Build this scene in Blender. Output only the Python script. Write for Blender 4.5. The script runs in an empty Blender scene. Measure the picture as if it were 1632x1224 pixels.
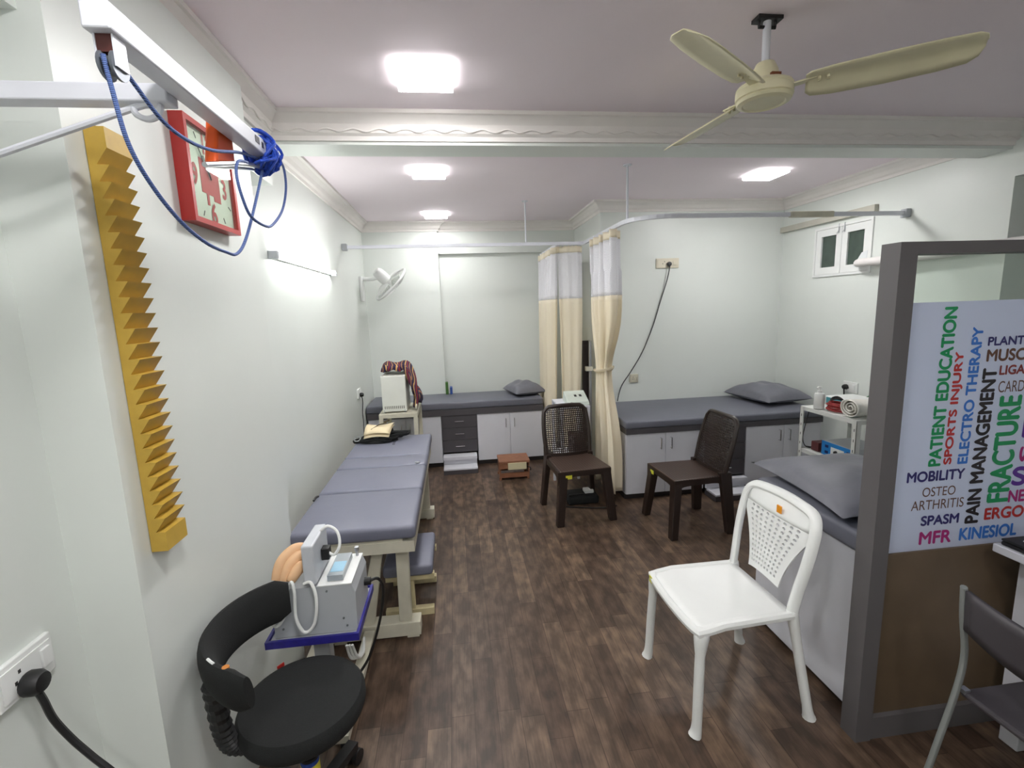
import bpy, bmesh, math, random
from mathutils import Vector, Matrix, Euler
random.seed(7)
PI = math.pi
SC = bpy.context.scene
COL = SC.collection

# ------------------------------------------------------------------ camera, world, exposure
cam_d = bpy.data.cameras.new('camera')
cam = bpy.data.objects.new('camera', cam_d); COL.objects.link(cam)
YAW, PITCH, ROLL, EYE = 0.1154, -0.158, -0.0336, 1.64
fw = Vector((math.sin(YAW) * math.cos(PITCH), math.cos(YAW) * math.cos(PITCH), math.sin(PITCH)))
r0 = Vector((math.cos(YAW), -math.sin(YAW), 0)); u0 = r0.cross(fw)
rt = math.cos(ROLL) * r0 + math.sin(ROLL) * u0
up = -math.sin(ROLL) * r0 + math.cos(ROLL) * u0
M = Matrix((rt, up, -fw)).transposed().to_4x4(); M.translation = (0, 0, EYE)
cam.matrix_world = M
cam_d.sensor_width = 36; cam_d.sensor_fit = 'HORIZONTAL'; cam_d.lens = 755.5 / 1632 * 36
cam_d.clip_start = 0.05
SC.camera = cam
wd = bpy.data.worlds.new('world'); SC.world = wd; wd.use_nodes = True
wd.node_tree.nodes['Background'].inputs[0].default_value = (0.8, 0.9, 1, 1)
wd.node_tree.nodes['Background'].inputs[1].default_value = 0.05
SC.view_settings.view_transform = 'Standard'; SC.view_settings.look = 'None'
SC.view_settings.gamma = 1; SC.view_settings.use_curve_mapping = False
SC.view_settings.exposure = 0.16
PANEL_POWER = 80.0
TUBE_POWER = 30.0

# ------------------------------------------------------------------ materials
def lin(c):
    return tuple(((v / 255) / 12.92 if v / 255 <= 0.04045 else ((v / 255 + 0.055) / 1.055) ** 2.4) for v in c)
MATS = {}
def mat(name, rgb, rough=0.5, metal=0.0, noise=0.06, nscale=8, bump=0.0, bscale=60, spec=0.5, coat=0.0):
    if name in MATS: return MATS[name]
    m = bpy.data.materials.new(name); m.use_nodes = True
    nt = m.node_tree; b = nt.nodes['Principled BSDF']
    b.inputs['Roughness'].default_value = rough; b.inputs['Metallic'].default_value = metal
    b.inputs['Specular IOR Level'].default_value = spec
    b.inputs['Coat Weight'].default_value = coat
    c = lin(rgb)
    tc = nt.nodes.new('ShaderNodeTexCoord')
    nz = nt.nodes.new('ShaderNodeTexNoise'); nz.inputs['Scale'].default_value = nscale; nz.inputs['Detail'].default_value = 4
    nt.links.new(tc.outputs['Object'], nz.inputs['Vector'])
    rp = nt.nodes.new('ShaderNodeValToRGB')
    rp.color_ramp.elements[0].position = 0.3; rp.color_ramp.elements[1].position = 0.7
    rp.color_ramp.elements[0].color = (*[v * (1 - noise) for v in c], 1)
    rp.color_ramp.elements[1].color = (*[min(1, v * (1 + noise)) for v in c], 1)
    nt.links.new(nz.outputs['Fac'], rp.inputs['Fac']); nt.links.new(rp.outputs['Color'], b.inputs['Base Color'])
    if bump:
        n2 = nt.nodes.new('ShaderNodeTexNoise'); n2.inputs['Scale'].default_value = bscale
        nt.links.new(tc.outputs['Object'], n2.inputs['Vector'])
        bp = nt.nodes.new('ShaderNodeBump'); bp.inputs['Strength'].default_value = bump; bp.inputs['Distance'].default_value = 0.01
        nt.links.new(n2.outputs['Fac'], bp.inputs['Height']); nt.links.new(bp.outputs['Normal'], b.inputs['Normal'])
    MATS[name] = m
    return m
def emit(name, rgb, s):
    m = bpy.data.materials.new(name); m.use_nodes = True
    b = m.node_tree.nodes['Principled BSDF']
    b.inputs['Emission Color'].default_value = (*rgb, 1); b.inputs['Emission Strength'].default_value = s
    return m
def floor_mat():
    m = bpy.data.materials.new('dark_laminate'); m.use_nodes = True
    nt = m.node_tree; N = nt.nodes.new; L = nt.links.new; b = nt.nodes['Principled BSDF']
    tc = N('ShaderNodeTexCoord'); sp = N('ShaderNodeSeparateXYZ'); cb = N('ShaderNodeCombineXYZ')
    L(tc.outputs['Object'], sp.inputs[0]); L(sp.outputs['Y'], cb.inputs['X']); L(sp.outputs['X'], cb.inputs['Y'])
    br = N('ShaderNodeTexBrick'); br.inputs['Scale'].default_value = 1
    br.inputs['Brick Width'].default_value = 0.43; br.inputs['Row Height'].default_value = 0.094
    br.inputs['Mortar Size'].default_value = 0.0016; br.inputs['Mortar Smooth'].default_value = 0.3
    br.offset = 0.37; br.offset_frequency = 3; br.squash = 1.3; br.squash_frequency = 2
    br.inputs['Color1'].default_value = (*lin((76, 61, 51)), 1); br.inputs['Color2'].default_value = (*lin((105, 88, 74)), 1)
    br.inputs['Mortar'].default_value = (*lin((62, 48, 40)), 1); br.inputs['Bias'].default_value = -0.15
    L(cb.outputs[0], br.inputs['Vector'])
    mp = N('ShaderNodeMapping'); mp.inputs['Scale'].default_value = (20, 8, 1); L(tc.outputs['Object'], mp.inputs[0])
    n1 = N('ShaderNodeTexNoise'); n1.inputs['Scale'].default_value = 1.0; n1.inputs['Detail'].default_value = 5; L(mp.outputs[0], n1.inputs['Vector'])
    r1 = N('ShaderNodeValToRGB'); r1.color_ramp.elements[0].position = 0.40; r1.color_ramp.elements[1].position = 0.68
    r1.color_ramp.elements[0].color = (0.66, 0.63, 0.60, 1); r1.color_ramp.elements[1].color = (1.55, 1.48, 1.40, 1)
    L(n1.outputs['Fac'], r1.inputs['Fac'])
    mp2 = N('ShaderNodeMapping'); mp2.inputs['Scale'].default_value = (140, 6, 1); L(tc.outputs['Object'], mp2.inputs[0])
    n2 = N('ShaderNodeTexNoise'); n2.inputs['Detail'].default_value = 3; n2.inputs['Scale'].default_value = 1; L(mp2.outputs[0], n2.inputs['Vector'])
    r2 = N('ShaderNodeValToRGB'); r2.color_ramp.elements[0].position = 0.3; r2.color_ramp.elements[1].position = 0.7
    r2.color_ramp.elements[0].color = (0.8, 0.8, 0.8, 1); r2.color_ramp.elements[1].color = (1.15, 1.15, 1.15, 1)
    L(n2.outputs['Fac'], r2.inputs['Fac'])
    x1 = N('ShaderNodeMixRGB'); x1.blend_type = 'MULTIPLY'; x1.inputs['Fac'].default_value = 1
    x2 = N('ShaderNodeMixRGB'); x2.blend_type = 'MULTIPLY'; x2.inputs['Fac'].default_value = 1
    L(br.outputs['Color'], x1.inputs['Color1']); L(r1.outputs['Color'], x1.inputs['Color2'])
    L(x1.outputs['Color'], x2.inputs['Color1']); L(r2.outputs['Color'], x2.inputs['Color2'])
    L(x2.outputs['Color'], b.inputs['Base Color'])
    b.inputs['Roughness'].default_value = 0.42; b.inputs['Specular IOR Level'].default_value = 0.45
    bp = N('ShaderNodeBump'); bp.inputs['Strength'].default_value = 0.15; bp.inputs['Distance'].default_value = 0.004
    L(br.outputs['Fac'], bp.inputs['Height']); bp.invert = True; L(bp.outputs['Normal'], b.inputs['Normal'])
    return m
def glass_mat(name, tint, gloss=0.5):
    m = bpy.data.materials.new(name); m.use_nodes = True
    nt = m.node_tree; nt.nodes.clear(); N = nt.nodes.new; L = nt.links.new
    o = N('ShaderNodeOutputMaterial'); mx = N('ShaderNodeMixShader'); t = N('ShaderNodeBsdfTransparent'); g = N('ShaderNodeBsdfGlossy')
    lw = N('ShaderNodeLayerWeight'); lw.inputs['Blend'].default_value = 0.5
    pw = N('ShaderNodeMath'); pw.operation = 'POWER'; pw.inputs[1].default_value = 4; L(lw.outputs['Facing'], pw.inputs[0])
    fr = N('ShaderNodeMath'); fr.operation = 'MULTIPLY_ADD'; fr.inputs[1].default_value = 0.5; fr.inputs[2].default_value = 0.025; L(pw.outputs[0], fr.inputs[0])
    t.inputs['Color'].default_value = (*tint, 1); g.inputs['Roughness'].default_value = 0.02
    L(fr.outputs[0], mx.inputs[0]); L(t.outputs[0], mx.inputs[1]); L(g.outputs[0], mx.inputs[2]); L(mx.outputs[0], o.inputs['Surface'])
    return m
def mesh_net_mat():
    m = bpy.data.materials.new('curtain_net'); m.use_nodes = True
    nt = m.node_tree; N = nt.nodes.new; L = nt.links.new; b = nt.nodes['Principled BSDF']; o = nt.nodes['Material Output']
    b.inputs['Base Color'].default_value = (*lin((246, 246, 250)), 1); b.inputs['Roughness'].default_value = 0.8
    t = N('ShaderNodeBsdfTransparent'); mx = N('ShaderNodeMixShader')
    tc = N('ShaderNodeTexCoord'); ck = N('ShaderNodeTexChecker'); ck.inputs['Scale'].default_value = 170
    ck.inputs['Color1'].default_value = (0.75, 0.75, 0.75, 1); ck.inputs['Color2'].default_value = (0.5, 0.5, 0.5, 1)
    L(tc.outputs['Object'], ck.inputs['Vector']); L(ck.outputs['Color'], mx.inputs[0])
    L(t.outputs[0], mx.inputs[1]); L(b.outputs[0], mx.inputs[2]); L(mx.outputs[0], o.inputs['Surface'])
    return m
def film_mat(name, rgb, back=0.5):
    m = mat(name, rgb, 0.5, noise=0.01); nt = m.node_tree; b = nt.nodes['Principled BSDF']; o = nt.nodes['Material Output']
    t = nt.nodes.new('ShaderNodeBsdfTranslucent'); mx = nt.nodes.new('ShaderNodeMixShader'); mx.inputs[0].default_value = back
    t.inputs['Color'].default_value = (*lin(rgb), 1)
    nt.links.new(b.outputs[0], mx.inputs[1]); nt.links.new(t.outputs[0], mx.inputs[2]); nt.links.new(mx.outputs[0], o.inputs['Surface'])
    return m
def stripe_mat(name, cols, scale, rough=0.9, axis='X', dist=3.0):
    m = bpy.data.materials.new(name); m.use_nodes = True
    nt = m.node_tree; N = nt.nodes.new; L = nt.links.new; b = nt.nodes['Principled BSDF']
    tc = N('ShaderNodeTexCoord'); w = N('ShaderNodeTexWave'); w.bands_direction = axis; w.wave_profile = 'SAW'
    w.inputs['Scale'].default_value = scale; w.inputs['Distortion'].default_value = dist; w.inputs['Detail'].default_value = 1
    L(tc.outputs['Object'], w.inputs['Vector'])
    r = N('ShaderNodeValToRGB'); r.color_ramp.interpolation = 'CONSTANT'
    n = len(cols)
    while len(r.color_ramp.elements) < n: r.color_ramp.elements.new(0.5)
    for i, c in enumerate(cols):
        r.color_ramp.elements[i].position = i / n; r.color_ramp.elements[i].color = (*lin(c), 1)
    L(w.outputs['Fac'], r.inputs['Fac']); L(r.outputs['Color'], b.inputs['Base Color']); b.inputs['Roughness'].default_value = rough
    return m
def weave_mat(name, c1, c2, scale):
    m = bpy.data.materials.new(name); m.use_nodes = True
    nt = m.node_tree; N = nt.nodes.new; L = nt.links.new; b = nt.nodes['Principled BSDF']
    tc = N('ShaderNodeTexCoord'); mp = N('ShaderNodeMapping'); mp.inputs['Rotation'].default_value = (0, 0, PI / 4)
    ck = N('ShaderNodeTexChecker'); ck.inputs['Scale'].default_value = scale
    ck.inputs['Color1'].default_value = (*lin(c1), 1); ck.inputs['Color2'].default_value = (*lin(c2), 1)
    L(tc.outputs['Object'], mp.inputs[0]); L(mp.outputs[0], ck.inputs['Vector']); L(ck.outputs['Color'], b.inputs['Base Color'])
    bp = N('ShaderNodeBump'); bp.inputs['Strength'].default_value = 0.5; bp.inputs['Distance'].default_value = 0.003
    L(ck.outputs['Fac'], bp.inputs['Height']); L(bp.outputs['Normal'], b.inputs['Normal'])
    b.inputs['Roughness'].default_value = 0.4
    return m

WALL = mat('wall_paint', (224, 229, 224), 0.38, noise=0.015, nscale=2, bump=0.04, bscale=25)
CEIL = mat('ceiling_paint', (246, 235, 242), 0.85, noise=0.012, nscale=2)
CORN = mat('cornice_paint', (236, 232, 228), 0.8, noise=0.02)
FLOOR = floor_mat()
WHITE_LAM = mat('white_laminate', (214, 215, 222), 0.45, noise=0.02)
DARK_LAM = mat('charcoal_laminate', (78, 75, 79), 0.45, noise=0.04)
DARK_FRAME = mat('grey_partition_laminate', (93, 90, 91), 0.5, noise=0.03)
BLACK_PLINTH = mat('black_plinth', (40, 36, 36), 0.6)
REXINE = mat('grey_rexine', (104, 106, 117), 0.5, noise=0.04, bump=0.06, bscale=40)
REXINE_L = mat('lilac_grey_rexine', (116, 118, 134), 0.42, noise=0.03, bump=0.05, bscale=30)
PILLOWC = mat('grey_pillow_rexine', (112, 113, 122), 0.5, noise=0.07, bump=0.35, bscale=14)
CREAM_METAL = mat('cream_painted_steel', (206, 202, 184), 0.45, noise=0.07, nscale=14)
WHITE_METAL = mat('white_painted_steel', (222, 224, 232), 0.35, noise=0.03)
WHITE_PL = mat('white_plastic', (232, 234, 232), 0.35, noise=0.015)
CREAM_PL = mat('cream_plastic', (222, 216, 196), 0.4, noise=0.03)
FAN_CREAM = mat('cream_enamel', (222, 216, 182), 0.35, noise=0.06)
BROWN_PL = mat('brown_plastic', (42, 31, 26), 0.36, noise=0.06)
BROWN_WEAVE = weave_mat('brown_woven_plastic', (78, 60, 51), (46, 34, 29), 70)
BLACK_FAB = mat('black_fabric', (22, 24, 24), 0.9, noise=0.15, nscale=200, bump=0.1, bscale=300)
BLACK_PL = mat('black_plastic', (24, 24, 25), 0.45)
STEEL = mat('brushed_steel', (190, 192, 196), 0.3, metal=0.9)
CHROME = mat('chrome', (215, 216, 220), 0.15, metal=1.0)
BLUE_ROPE = stripe_mat('blue_rope_weave', [(92, 118, 178), (54, 74, 124), (104, 130, 190), (44, 60, 104)], 60, 0.7, 'Z', 1)
BLUE_ROPE2 = mat('blue_rope_coil', (38, 78, 190), 0.6, noise=0.3, nscale=120)
RED_PL = mat('red_plastic', (172, 42, 38), 0.35, noise=0.04)
ORANGE = mat('orange_plastic', (232, 92, 30), 0.35, noise=0.06)
YELLOW = mat('mustard_paint', (194, 160, 66), 0.45, noise=0.06, nscale=30)
CREAM_FAB = film_mat('cream_curtain_cloth', (252, 245, 227), 0.4)
NET = mesh_net_mat()
GREY_PL = mat('grey_equipment_paint', (176, 180, 184), 0.4, noise=0.03)
LIGHT_PL = mat('off_white_equipment_paint', (222, 224, 216), 0.42, noise=0.02)
BEIGE = mat('beige_rubber', (226, 184, 142), 0.6, noise=0.07, nscale=20)
BLUE_EDGE = mat('dark_blue_paint', (44, 40, 130), 0.4, noise=0.15, nscale=40)
WOOD = mat('reddish_wood', (138, 92, 66), 0.5, noise=0.15, nscale=18)
WOOD_D = mat('dark_brown_laminate', (96, 80, 62), 0.5, noise=0.12, nscale=6)
FILM = film_mat('frosted_print_film', (222, 227, 243), 0.5)
GLASS = glass_mat('clear_glass', (0.93, 0.97, 0.94))
PANE = mat('painted_window_glass', (66, 80, 72), 0.25, noise=0.12, nscale=14)
PANEL_E = emit('led_panel_glow', (1.0, 0.985, 0.98), PANEL_POWER)
TUBE_E = emit('led_tube_glow', (0.97, 1.0, 0.96), TUBE_POWER)

# ------------------------------------------------------------------ mesh helpers
def V(*a): return Vector(a)
def box(bm, x0, x1, y0, y1, z0, z1, bev=0.0, seg=2):
    vs = [bm.verts.new((x, y, z)) for x in (x0, x1) for y in (y0, y1) for z in (z0, z1)]
    fs = [bm.faces.new([vs[i] for i in f]) for f in ((0, 1, 3, 2), (4, 6, 7, 5), (0, 4, 5, 1), (2, 3, 7, 6), (0, 2, 6, 4), (1, 5, 7, 3))]
    if bev:
        es = list({e for f in fs for e in f.edges})
        bmesh.ops.bevel(bm, geom=es, offset=bev, segments=seg, affect='EDGES', profile=0.5)
    return vs
def hexa(bm, bot, top, bev=0.0):
    vs = [bm.verts.new(p) for p in list(bot) + list(top)]
    n = len(bot)
    fs = [bm.faces.new(vs[:n][::-1]), bm.faces.new(vs[n:])]
    for i in range(n): fs.append(bm.faces.new((vs[i], vs[(i + 1) % n], vs[n + (i + 1) % n], vs[n + i])))
    if bev:
        bmesh.ops.bevel(bm, geom=list({e for f in fs for e in f.edges}), offset=bev, segments=2, affect='EDGES', profile=0.5)
def prism(bm, poly, axis, a, b):
    def p(u, v, w): return {'X': (w, u, v), 'Y': (u, w, v), 'Z': (u, v, w)}[axis]
    hexa(bm, [p(u, v, a) for u, v in poly], [p(u, v, b) for u, v in poly])
def frames(pts, closed=False):
    out = []; n = len(pts); nrm = None
    for i in range(n):
        a = pts[i - 1] if (i > 0 or closed) else pts[i]
        b = pts[(i + 1) % n] if (i < n - 1 or closed) else pts[i]
        t = (b - a).normalized() if (b - a).length > 1e-9 else V(0, 0, 1)
        if nrm is None: nrm = t.orthogonal().normalized()
        nrm = (nrm - t * nrm.dot(t))
        nrm = nrm.normalized() if nrm.length > 1e-6 else t.orthogonal().normalized()
        out.append((t, nrm, t.cross(nrm)))
    return out
def smooth(pts, k=6, closed=False):
    P = [Vector(p) for p in pts]; n = len(P); out = []
    for i in range(n if closed else n - 1):
        g = lambda j: P[j % n] if closed else P[max(0, min(n - 1, j))]
        p0, p1, p2, p3 = g(i - 1), g(i), g(i + 1), g(i + 2)
        for s in range(k):
            t = s / k
            out.append(0.5 * ((2 * p1) + (p2 - p0) * t + (2 * p0 - 5 * p1 + 4 * p2 - p3) * t * t + (3 * p1 - p0 - 3 * p2 + p3) * t ** 3))
    if not closed: out.append(P[-1])
    return out
def tube(bm, pts, r, n=10, closed=False, flat=1.0, cap=True):
    pts = [Vector(p) for p in pts]; fr = frames(pts, closed); rings = []
    R = r if isinstance(r, (list, tuple)) else [r] * len(pts)
    for p, (t, a, b), rr in zip(pts, fr, R):
        rings.append([bm.verts.new(p + a * (math.cos(2 * PI * k / n) * rr) + b * (math.sin(2 * PI * k / n) * rr * flat)) for k in range(n)])
    m = len(rings)
    for i in range(m if closed else m - 1):
        A, B = rings[i], rings[(i + 1) % m]
        for k in range(n): bm.faces.new((A[k], A[(k + 1) % n], B[(k + 1) % n], B[k]))
    if not closed and cap:
        bm.faces.new(rings[0][::-1]); bm.faces.new(rings[-1])
def lathe(bm, prof, o=(0, 0, 0), n=32, axis=None):
    """profile of (radius, height) turned about axis through o"""
    ax = Vector(axis or (0, 0, 1)).normalized(); a = ax.orthogonal().normalized(); b = ax.cross(a); o = Vector(o); rings = []
    for r, h in prof:
        if r < 1e-6: rings.append([bm.verts.new(o + ax * h)])
        else: rings.append([bm.verts.new(o + ax * h + (a * math.cos(2 * PI * k / n) + b * math.sin(2 * PI * k / n)) * r) for k in range(n)])
    for A, B in zip(rings, rings[1:]):
        if len(A) == 1 and len(B) == 1: continue
        for k in range(n):
            k2 = (k + 1) % n
            if len(A) == 1: bm.faces.new((A[0], B[k], B[k2]))
            elif len(B) == 1: bm.faces.new((A[k], A[k2], B[0]))
            else: bm.faces.new((A[k], A[k2], B[k2], B[k]))
    if len(rings[0]) > 1: bm.faces.new(rings[0][::-1])
    if len(rings[-1]) > 1: bm.faces.new(rings[-1])
def grid(bm, P, wrap=False):
    vs = [[bm.verts.new(p) for p in row] for row in P]
    for i in range(len(vs) - 1):
        m = len(vs[i])
        for j in range(m if wrap else m - 1):
            bm.faces.new((vs[i][j], vs[i][(j + 1) % m], vs[i + 1][(j + 1) % m], vs[i + 1][j]))
    return vs
def bar(bm, p, q, w, h, upv=(0, 0, 1), bev=0.0):
    p, q = Vector(p), Vector(q); t = (q - p).normalized(); u = Vector(upv); s = t.cross(u).normalized(); u = s.cross(t)
    c = [s * a + u * b for a, b in ((-w / 2, -h / 2), (w / 2, -h / 2), (w / 2, h / 2), (-w / 2, h / 2))]
    hexa(bm, [p + k for k in c], [q + k for k in c], bev)
def perf(bm, fn, nu, nv, hole):
    """surface fn(u, v) of nu x nv cells with an opening in each; hole(i, j) gives the relative size or 0"""
    for i in range(nu):
        for j in range(nv):
            g = lambda a, b: bm.verts.new(fn((i + a) / nu, (j + b) / nv))
            O = [(0, 0), (.5, 0), (1, 0), (1, .5), (1, 1), (.5, 1), (0, 1), (0, .5)]
            h = hole(i, j)
            ov = [g(*o) for o in O]
            if not h: bm.faces.new(ov); continue
            if callable(h): I = [h(k) for k in range(8)]
            else: I = [(.5 + h * math.cos(a), .5 + h * math.sin(a)) for a in [-.75 * PI + k * PI / 4 for k in range(8)]]
            iv = [g(*o) for o in I]
            for k in range(8): bm.faces.new((ov[k], ov[(k + 1) % 8], iv[(k + 1) % 8], iv[k]))
    bmesh.ops.remove_doubles(bm, verts=bm.verts, dist=1e-5)

def obj(name, bm, m, parent=None, sm=False, label=None, local=False):
    bmesh.ops.recalc_face_normals(bm, faces=bm.faces)
    me = bpy.data.meshes.new(name); bm.to_mesh(me); bm.free()
    o = bpy.data.objects.new(name, me); COL.objects.link(o)
    me.materials.append(m)
    if sm:
        me.polygons.foreach_set('use_smooth', [True] * len(me.polygons))
        try: me.set_sharp_from_angle(angle=math.radians(40))
        except Exception: pass
    if parent:
        root = parent if parent.parent is None else parent.parent
        if not local: me.transform(Matrix.Translation(-root.location))
        o.parent = parent
    if label: o['label'] = label
    return o
def solid(o, t, off=0.0):
    md = o.modifiers.new('solid', 'SOLIDIFY'); md.thickness = t; md.offset = off; return o
def tag(o, label, cat, group=None):
    o['label'] = label; o['category'] = cat
    if group: o['group'] = group
    return o
def thing(name, label, cat, loc=(0, 0, 0), group=None):
    o = bpy.data.objects.new(name, None); COL.objects.link(o); o.empty_display_size = 0.1
    o.location = loc
    return tag(o, label, cat, group)
def struct(name, bm, m, sm=False):
    o = obj(name, bm, m, sm=sm); o['kind'] = 'structure'; return o
def NB(): return bmesh.new()
def ring4(a0, a1, b0, b1, w):
    return ((a0, a0 + w, b0, b1), (a1 - w, a1, b0, b1), (a0 + w, a1 - w, b0, b0 + w), (a0 + w, a1 - w, b1 - w, b1))
def B(*a, **k):
    bm = NB(); box(bm, *a, **k); return bm
def copy_tree(o, parent=None):
    c = o.copy(); COL.objects.link(c)
    if parent: c.parent = parent
    for ch in [x for x in o.children]: copy_tree(ch, c)
    return c

# ------------------------------------------------------------------ the room
XL, XCOL, XR, ZC = -0.95, -0.80, 3.27, 2.60
YB1, YN, YB2, XJ = 5.45, 5.55, 4.50, 1.41
FRONT, XF = -1.6, 3.85
struct('floor', B(-1.05, 4.0, FRONT - .1, 5.7, -.1, 0), FLOOR)
struct('ceiling', B(-1.05, 4.0, FRONT - .1, 5.7, ZC, ZC + .1), CEIL)
struct('wall_left', B(XL - .1, XL, FRONT, 5.65, 0, ZC), WALL)
struct('wall_column', B(XL, XCOL, 1.176, 2.17, 0, ZC), WALL)
struct('wall_front', B(-1.05, 4.0, FRONT - .1, FRONT, 0, ZC), WALL)
bm = NB(); box(bm, XL, -.14, YB1, YN + .1, 0, ZC); box(bm, -.14, XJ, YB1 + .045, YN + .1, 2.265, ZC); box(bm, -.14, XJ, YN, YN + .1, 0, 2.265)
struct('wall_back', bm, WALL)
struct('wall_jog', B(XJ, XJ + .1, YB2 + .1, YN + .1, 0, ZC), WALL)
struct('wall_back_right', B(XJ, XR, YB2, YB2 + .1, 0, ZC), WALL)
bm = NB()
WY0, WY1, WZ0, WZ1 = 3.455, 4.062, 1.825, 2.25
box(bm, XR, XR + .15, 2.53, WY0, 0, ZC); box(bm, XR, XR + .15, WY1, YB2 + .1, 0, ZC)
box(bm, XR, XR + .15, WY0, WY1, 0, WZ0); box(bm, XR, XR + .15, WY0, WY1, WZ1, ZC)
box(bm, XR + .15, XF, 2.53, 2.63, 0, ZC)
box(bm, XR, XR + .15, FRONT, 2.53, 2.30, ZC)
struct('wall_right', bm, WALL)
struct('wall_right_alcove', B(XF, XF + .1, FRONT, 2.6, 0, ZC), WALL)
struct('trim_1', B(XR - .035, XR, 3.43, YB2, 2.285, 2.335), mat('ledge_grey', (190, 188, 176), .7))  # shallow ledge above the window, greyer than the wall
bm = NB(); box(bm, XL, XR + .1, 2.56, 2.74, 2.46, ZC)
struct('ceiling_beam', bm, WALL)
struct('ceiling_beam_left', B(XL, -.845, FRONT, 2.56, 2.27, ZC), WALL)
def cornice(name, path, w, h, flip=1, wavy=False):
    """moulding of width w and height h swept along a floor-plan path; the room lies to its left"""
    P = [Vector((x, y, 0)) for x, y in path]
    prof = [(0, 0), (0, -h), (.012, -h), (.016, -h + .02), (.03, -h + .03), (w * .5, -h * .45), (w * .8, -h * .22), (w * .86, -.022), (w, -.018), (w, 0)]
    n = len(P); rows = []
    for i in range(n):
        d1 = (P[i] - P[i - 1]).normalized() if i > 0 else (P[1] - P[0]).normalized()
        d2 = (P[i + 1] - P[i]).normalized() if i < n - 1 else d1
        n1 = V(-d1.y, d1.x, 0) * flip; n2 = V(-d2.y, d2.x, 0) * flip
        mt = (n1 + n2).normalized(); mt = mt / max(.3, mt.dot(n1))
        rows.append([P[i] + mt * d + V(0, 0, ZC + z) for d, z in prof])
    bm = NB(); vs = grid(bm, rows)
    bm.faces.new(vs[0][::-1]); bm.faces.new(vs[-1])
    if wavy:
        for a, b in zip(P, P[1:]):
            L = (b - a).length; d = (b - a) / L; nn = V(-d.y, d.x, 0) * flip
            k = int(L / .015)
            tube(bm, [a + d * (L * q / k) + nn * .037 + V(0, 0, ZC - h + .04 + .007 * math.sin(L * q / k * 2 * PI / .125)) for q in range(k + 1)], .0038, 6)
    return struct(name, bm, CORN)
cornice('trim_2', [(-.845, FRONT), (-.845, 2.56), (3.27, 2.56)], .075, .125, -1, True)
cornice('trim_3', [(XL, 2.74), (XL, YB1), (-.14, YB1), (-.14, YB1 + .045), (XJ, YB1 + .045), (XJ, YB2), (XR, YB2), (XR, 2.74)], .085, .10, -1)

# window on the right wall
w1 = bpy.data.objects.new('window_1', None); COL.objects.link(w1); w1.location = (XR, WY0, WZ0); w1['kind'] = 'structure'
bm = NB(); x0, x1 = XR - .012, XR + .05
for a in ring4(WY0, WY1, WZ0, WZ1, .02): box(bm, x0, x1, *a)
obj('window_frame', bm, WHITE_PL, w1)
ym = (WY0 + WY1) / 2
for a, b in ((WY0 + .022, ym - .002), (ym + .002, WY1 - .022)):
    bm = NB()
    for c in ring4(a, b, WZ0 + .022, WZ1 - .022, .058): box(bm, XR - .006, XR + .03, *c)
    s = obj('sash', bm, WHITE_PL, w1)
    obj('pane', B(XR + .008, XR + .014, a + .055, b - .055, WZ0 + .073, WZ1 - .073), PANE, s, label='dark painted pane')
for yy in (ym - .03, ym + .03):
    bm = NB(); tube(bm, [(XR - .012, yy, WZ1 + .005), (XR - .014, yy, WZ1 - .07)], .004, 6); tube(bm, [(XR - .014, yy, WZ1 - .05), (XR - .022, yy + .012, WZ1 - .075)], .003, 6)
    obj('bolt', bm, STEEL, w1)

# ------------------------------------------------------------------ ceiling lights, tube, fans
LL = [('square ceiling light nearest the camera, in front of the beam', -.07, 2.13), ('square ceiling light just behind the beam on the left', -.125, 3.51),
      ('small farthest square ceiling light near the back wall', -.13, 4.99), ('square ceiling light above the curtained bed on the right', 2.42, 3.57)]
RIM = emit('glowing_acrylic_rim', (1.0, 0.985, 0.975), 6.5)
PANEL_DIM = emit('led_panel_dim_glow', (1.0, 0.985, 0.98), PANEL_POWER * .7)
def panel_light(x, y, label, glow=None):
    t = thing('ceiling_light', label, 'light', (x, y, ZC), 'square LED ceiling lights')
    bm = NB(); h = .116
    for a in ring4(-h, h, -h, h, .004): box(bm, x + a[0], x + a[1], y + a[2], y + a[3], ZC - .026, ZC)
    obj('frame', bm, RIM, t)
    obj('diffuser', B(x - .111, x + .111, y - .111, y + .111, ZC - .03, ZC - .001, bev=.006), glow or PANEL_E, t)
    return t
for lb, x, y in LL: panel_light(x, y, lb, PANEL_DIM if y > 4.9 else None)
panel_light(-.07, .55, 'unseen square ceiling light added over the near end of the room')  # out of view; carries on the left row, added to light the near end
panel_light(-.07, -.85, 'unseen square ceiling light added as fill at the front wall end')  # added fill out of view, evens out the near wall and column
panel_light(.75, -.25, 'unseen square ceiling light added as fill behind the viewpoint')  # extra unseen panel, added to brighten the foreground from the camera side

t = thing('tube_light', 'glowing white tube light on the left wall beyond the clock', 'light', (-.93, 3.3, 1.955))
obj('backplate', B(XL, XL + .022, 2.70, 3.95, 1.945, 1.972), WHITE_PL, t)
for a, b in ((2.68, 2.71), (3.94, 3.97)): obj('end_cap', B(XL, XL + .05, a, b, 1.938, 1.98, bev=.004), GREY_PL, t)
bm = NB(); tube(bm, [(XL + .036, 2.71, 1.959), (XL + .036, 3.94, 1.959)], .013, 12); obj('tube', bm, TUBE_E, t, sm=True)

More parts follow.
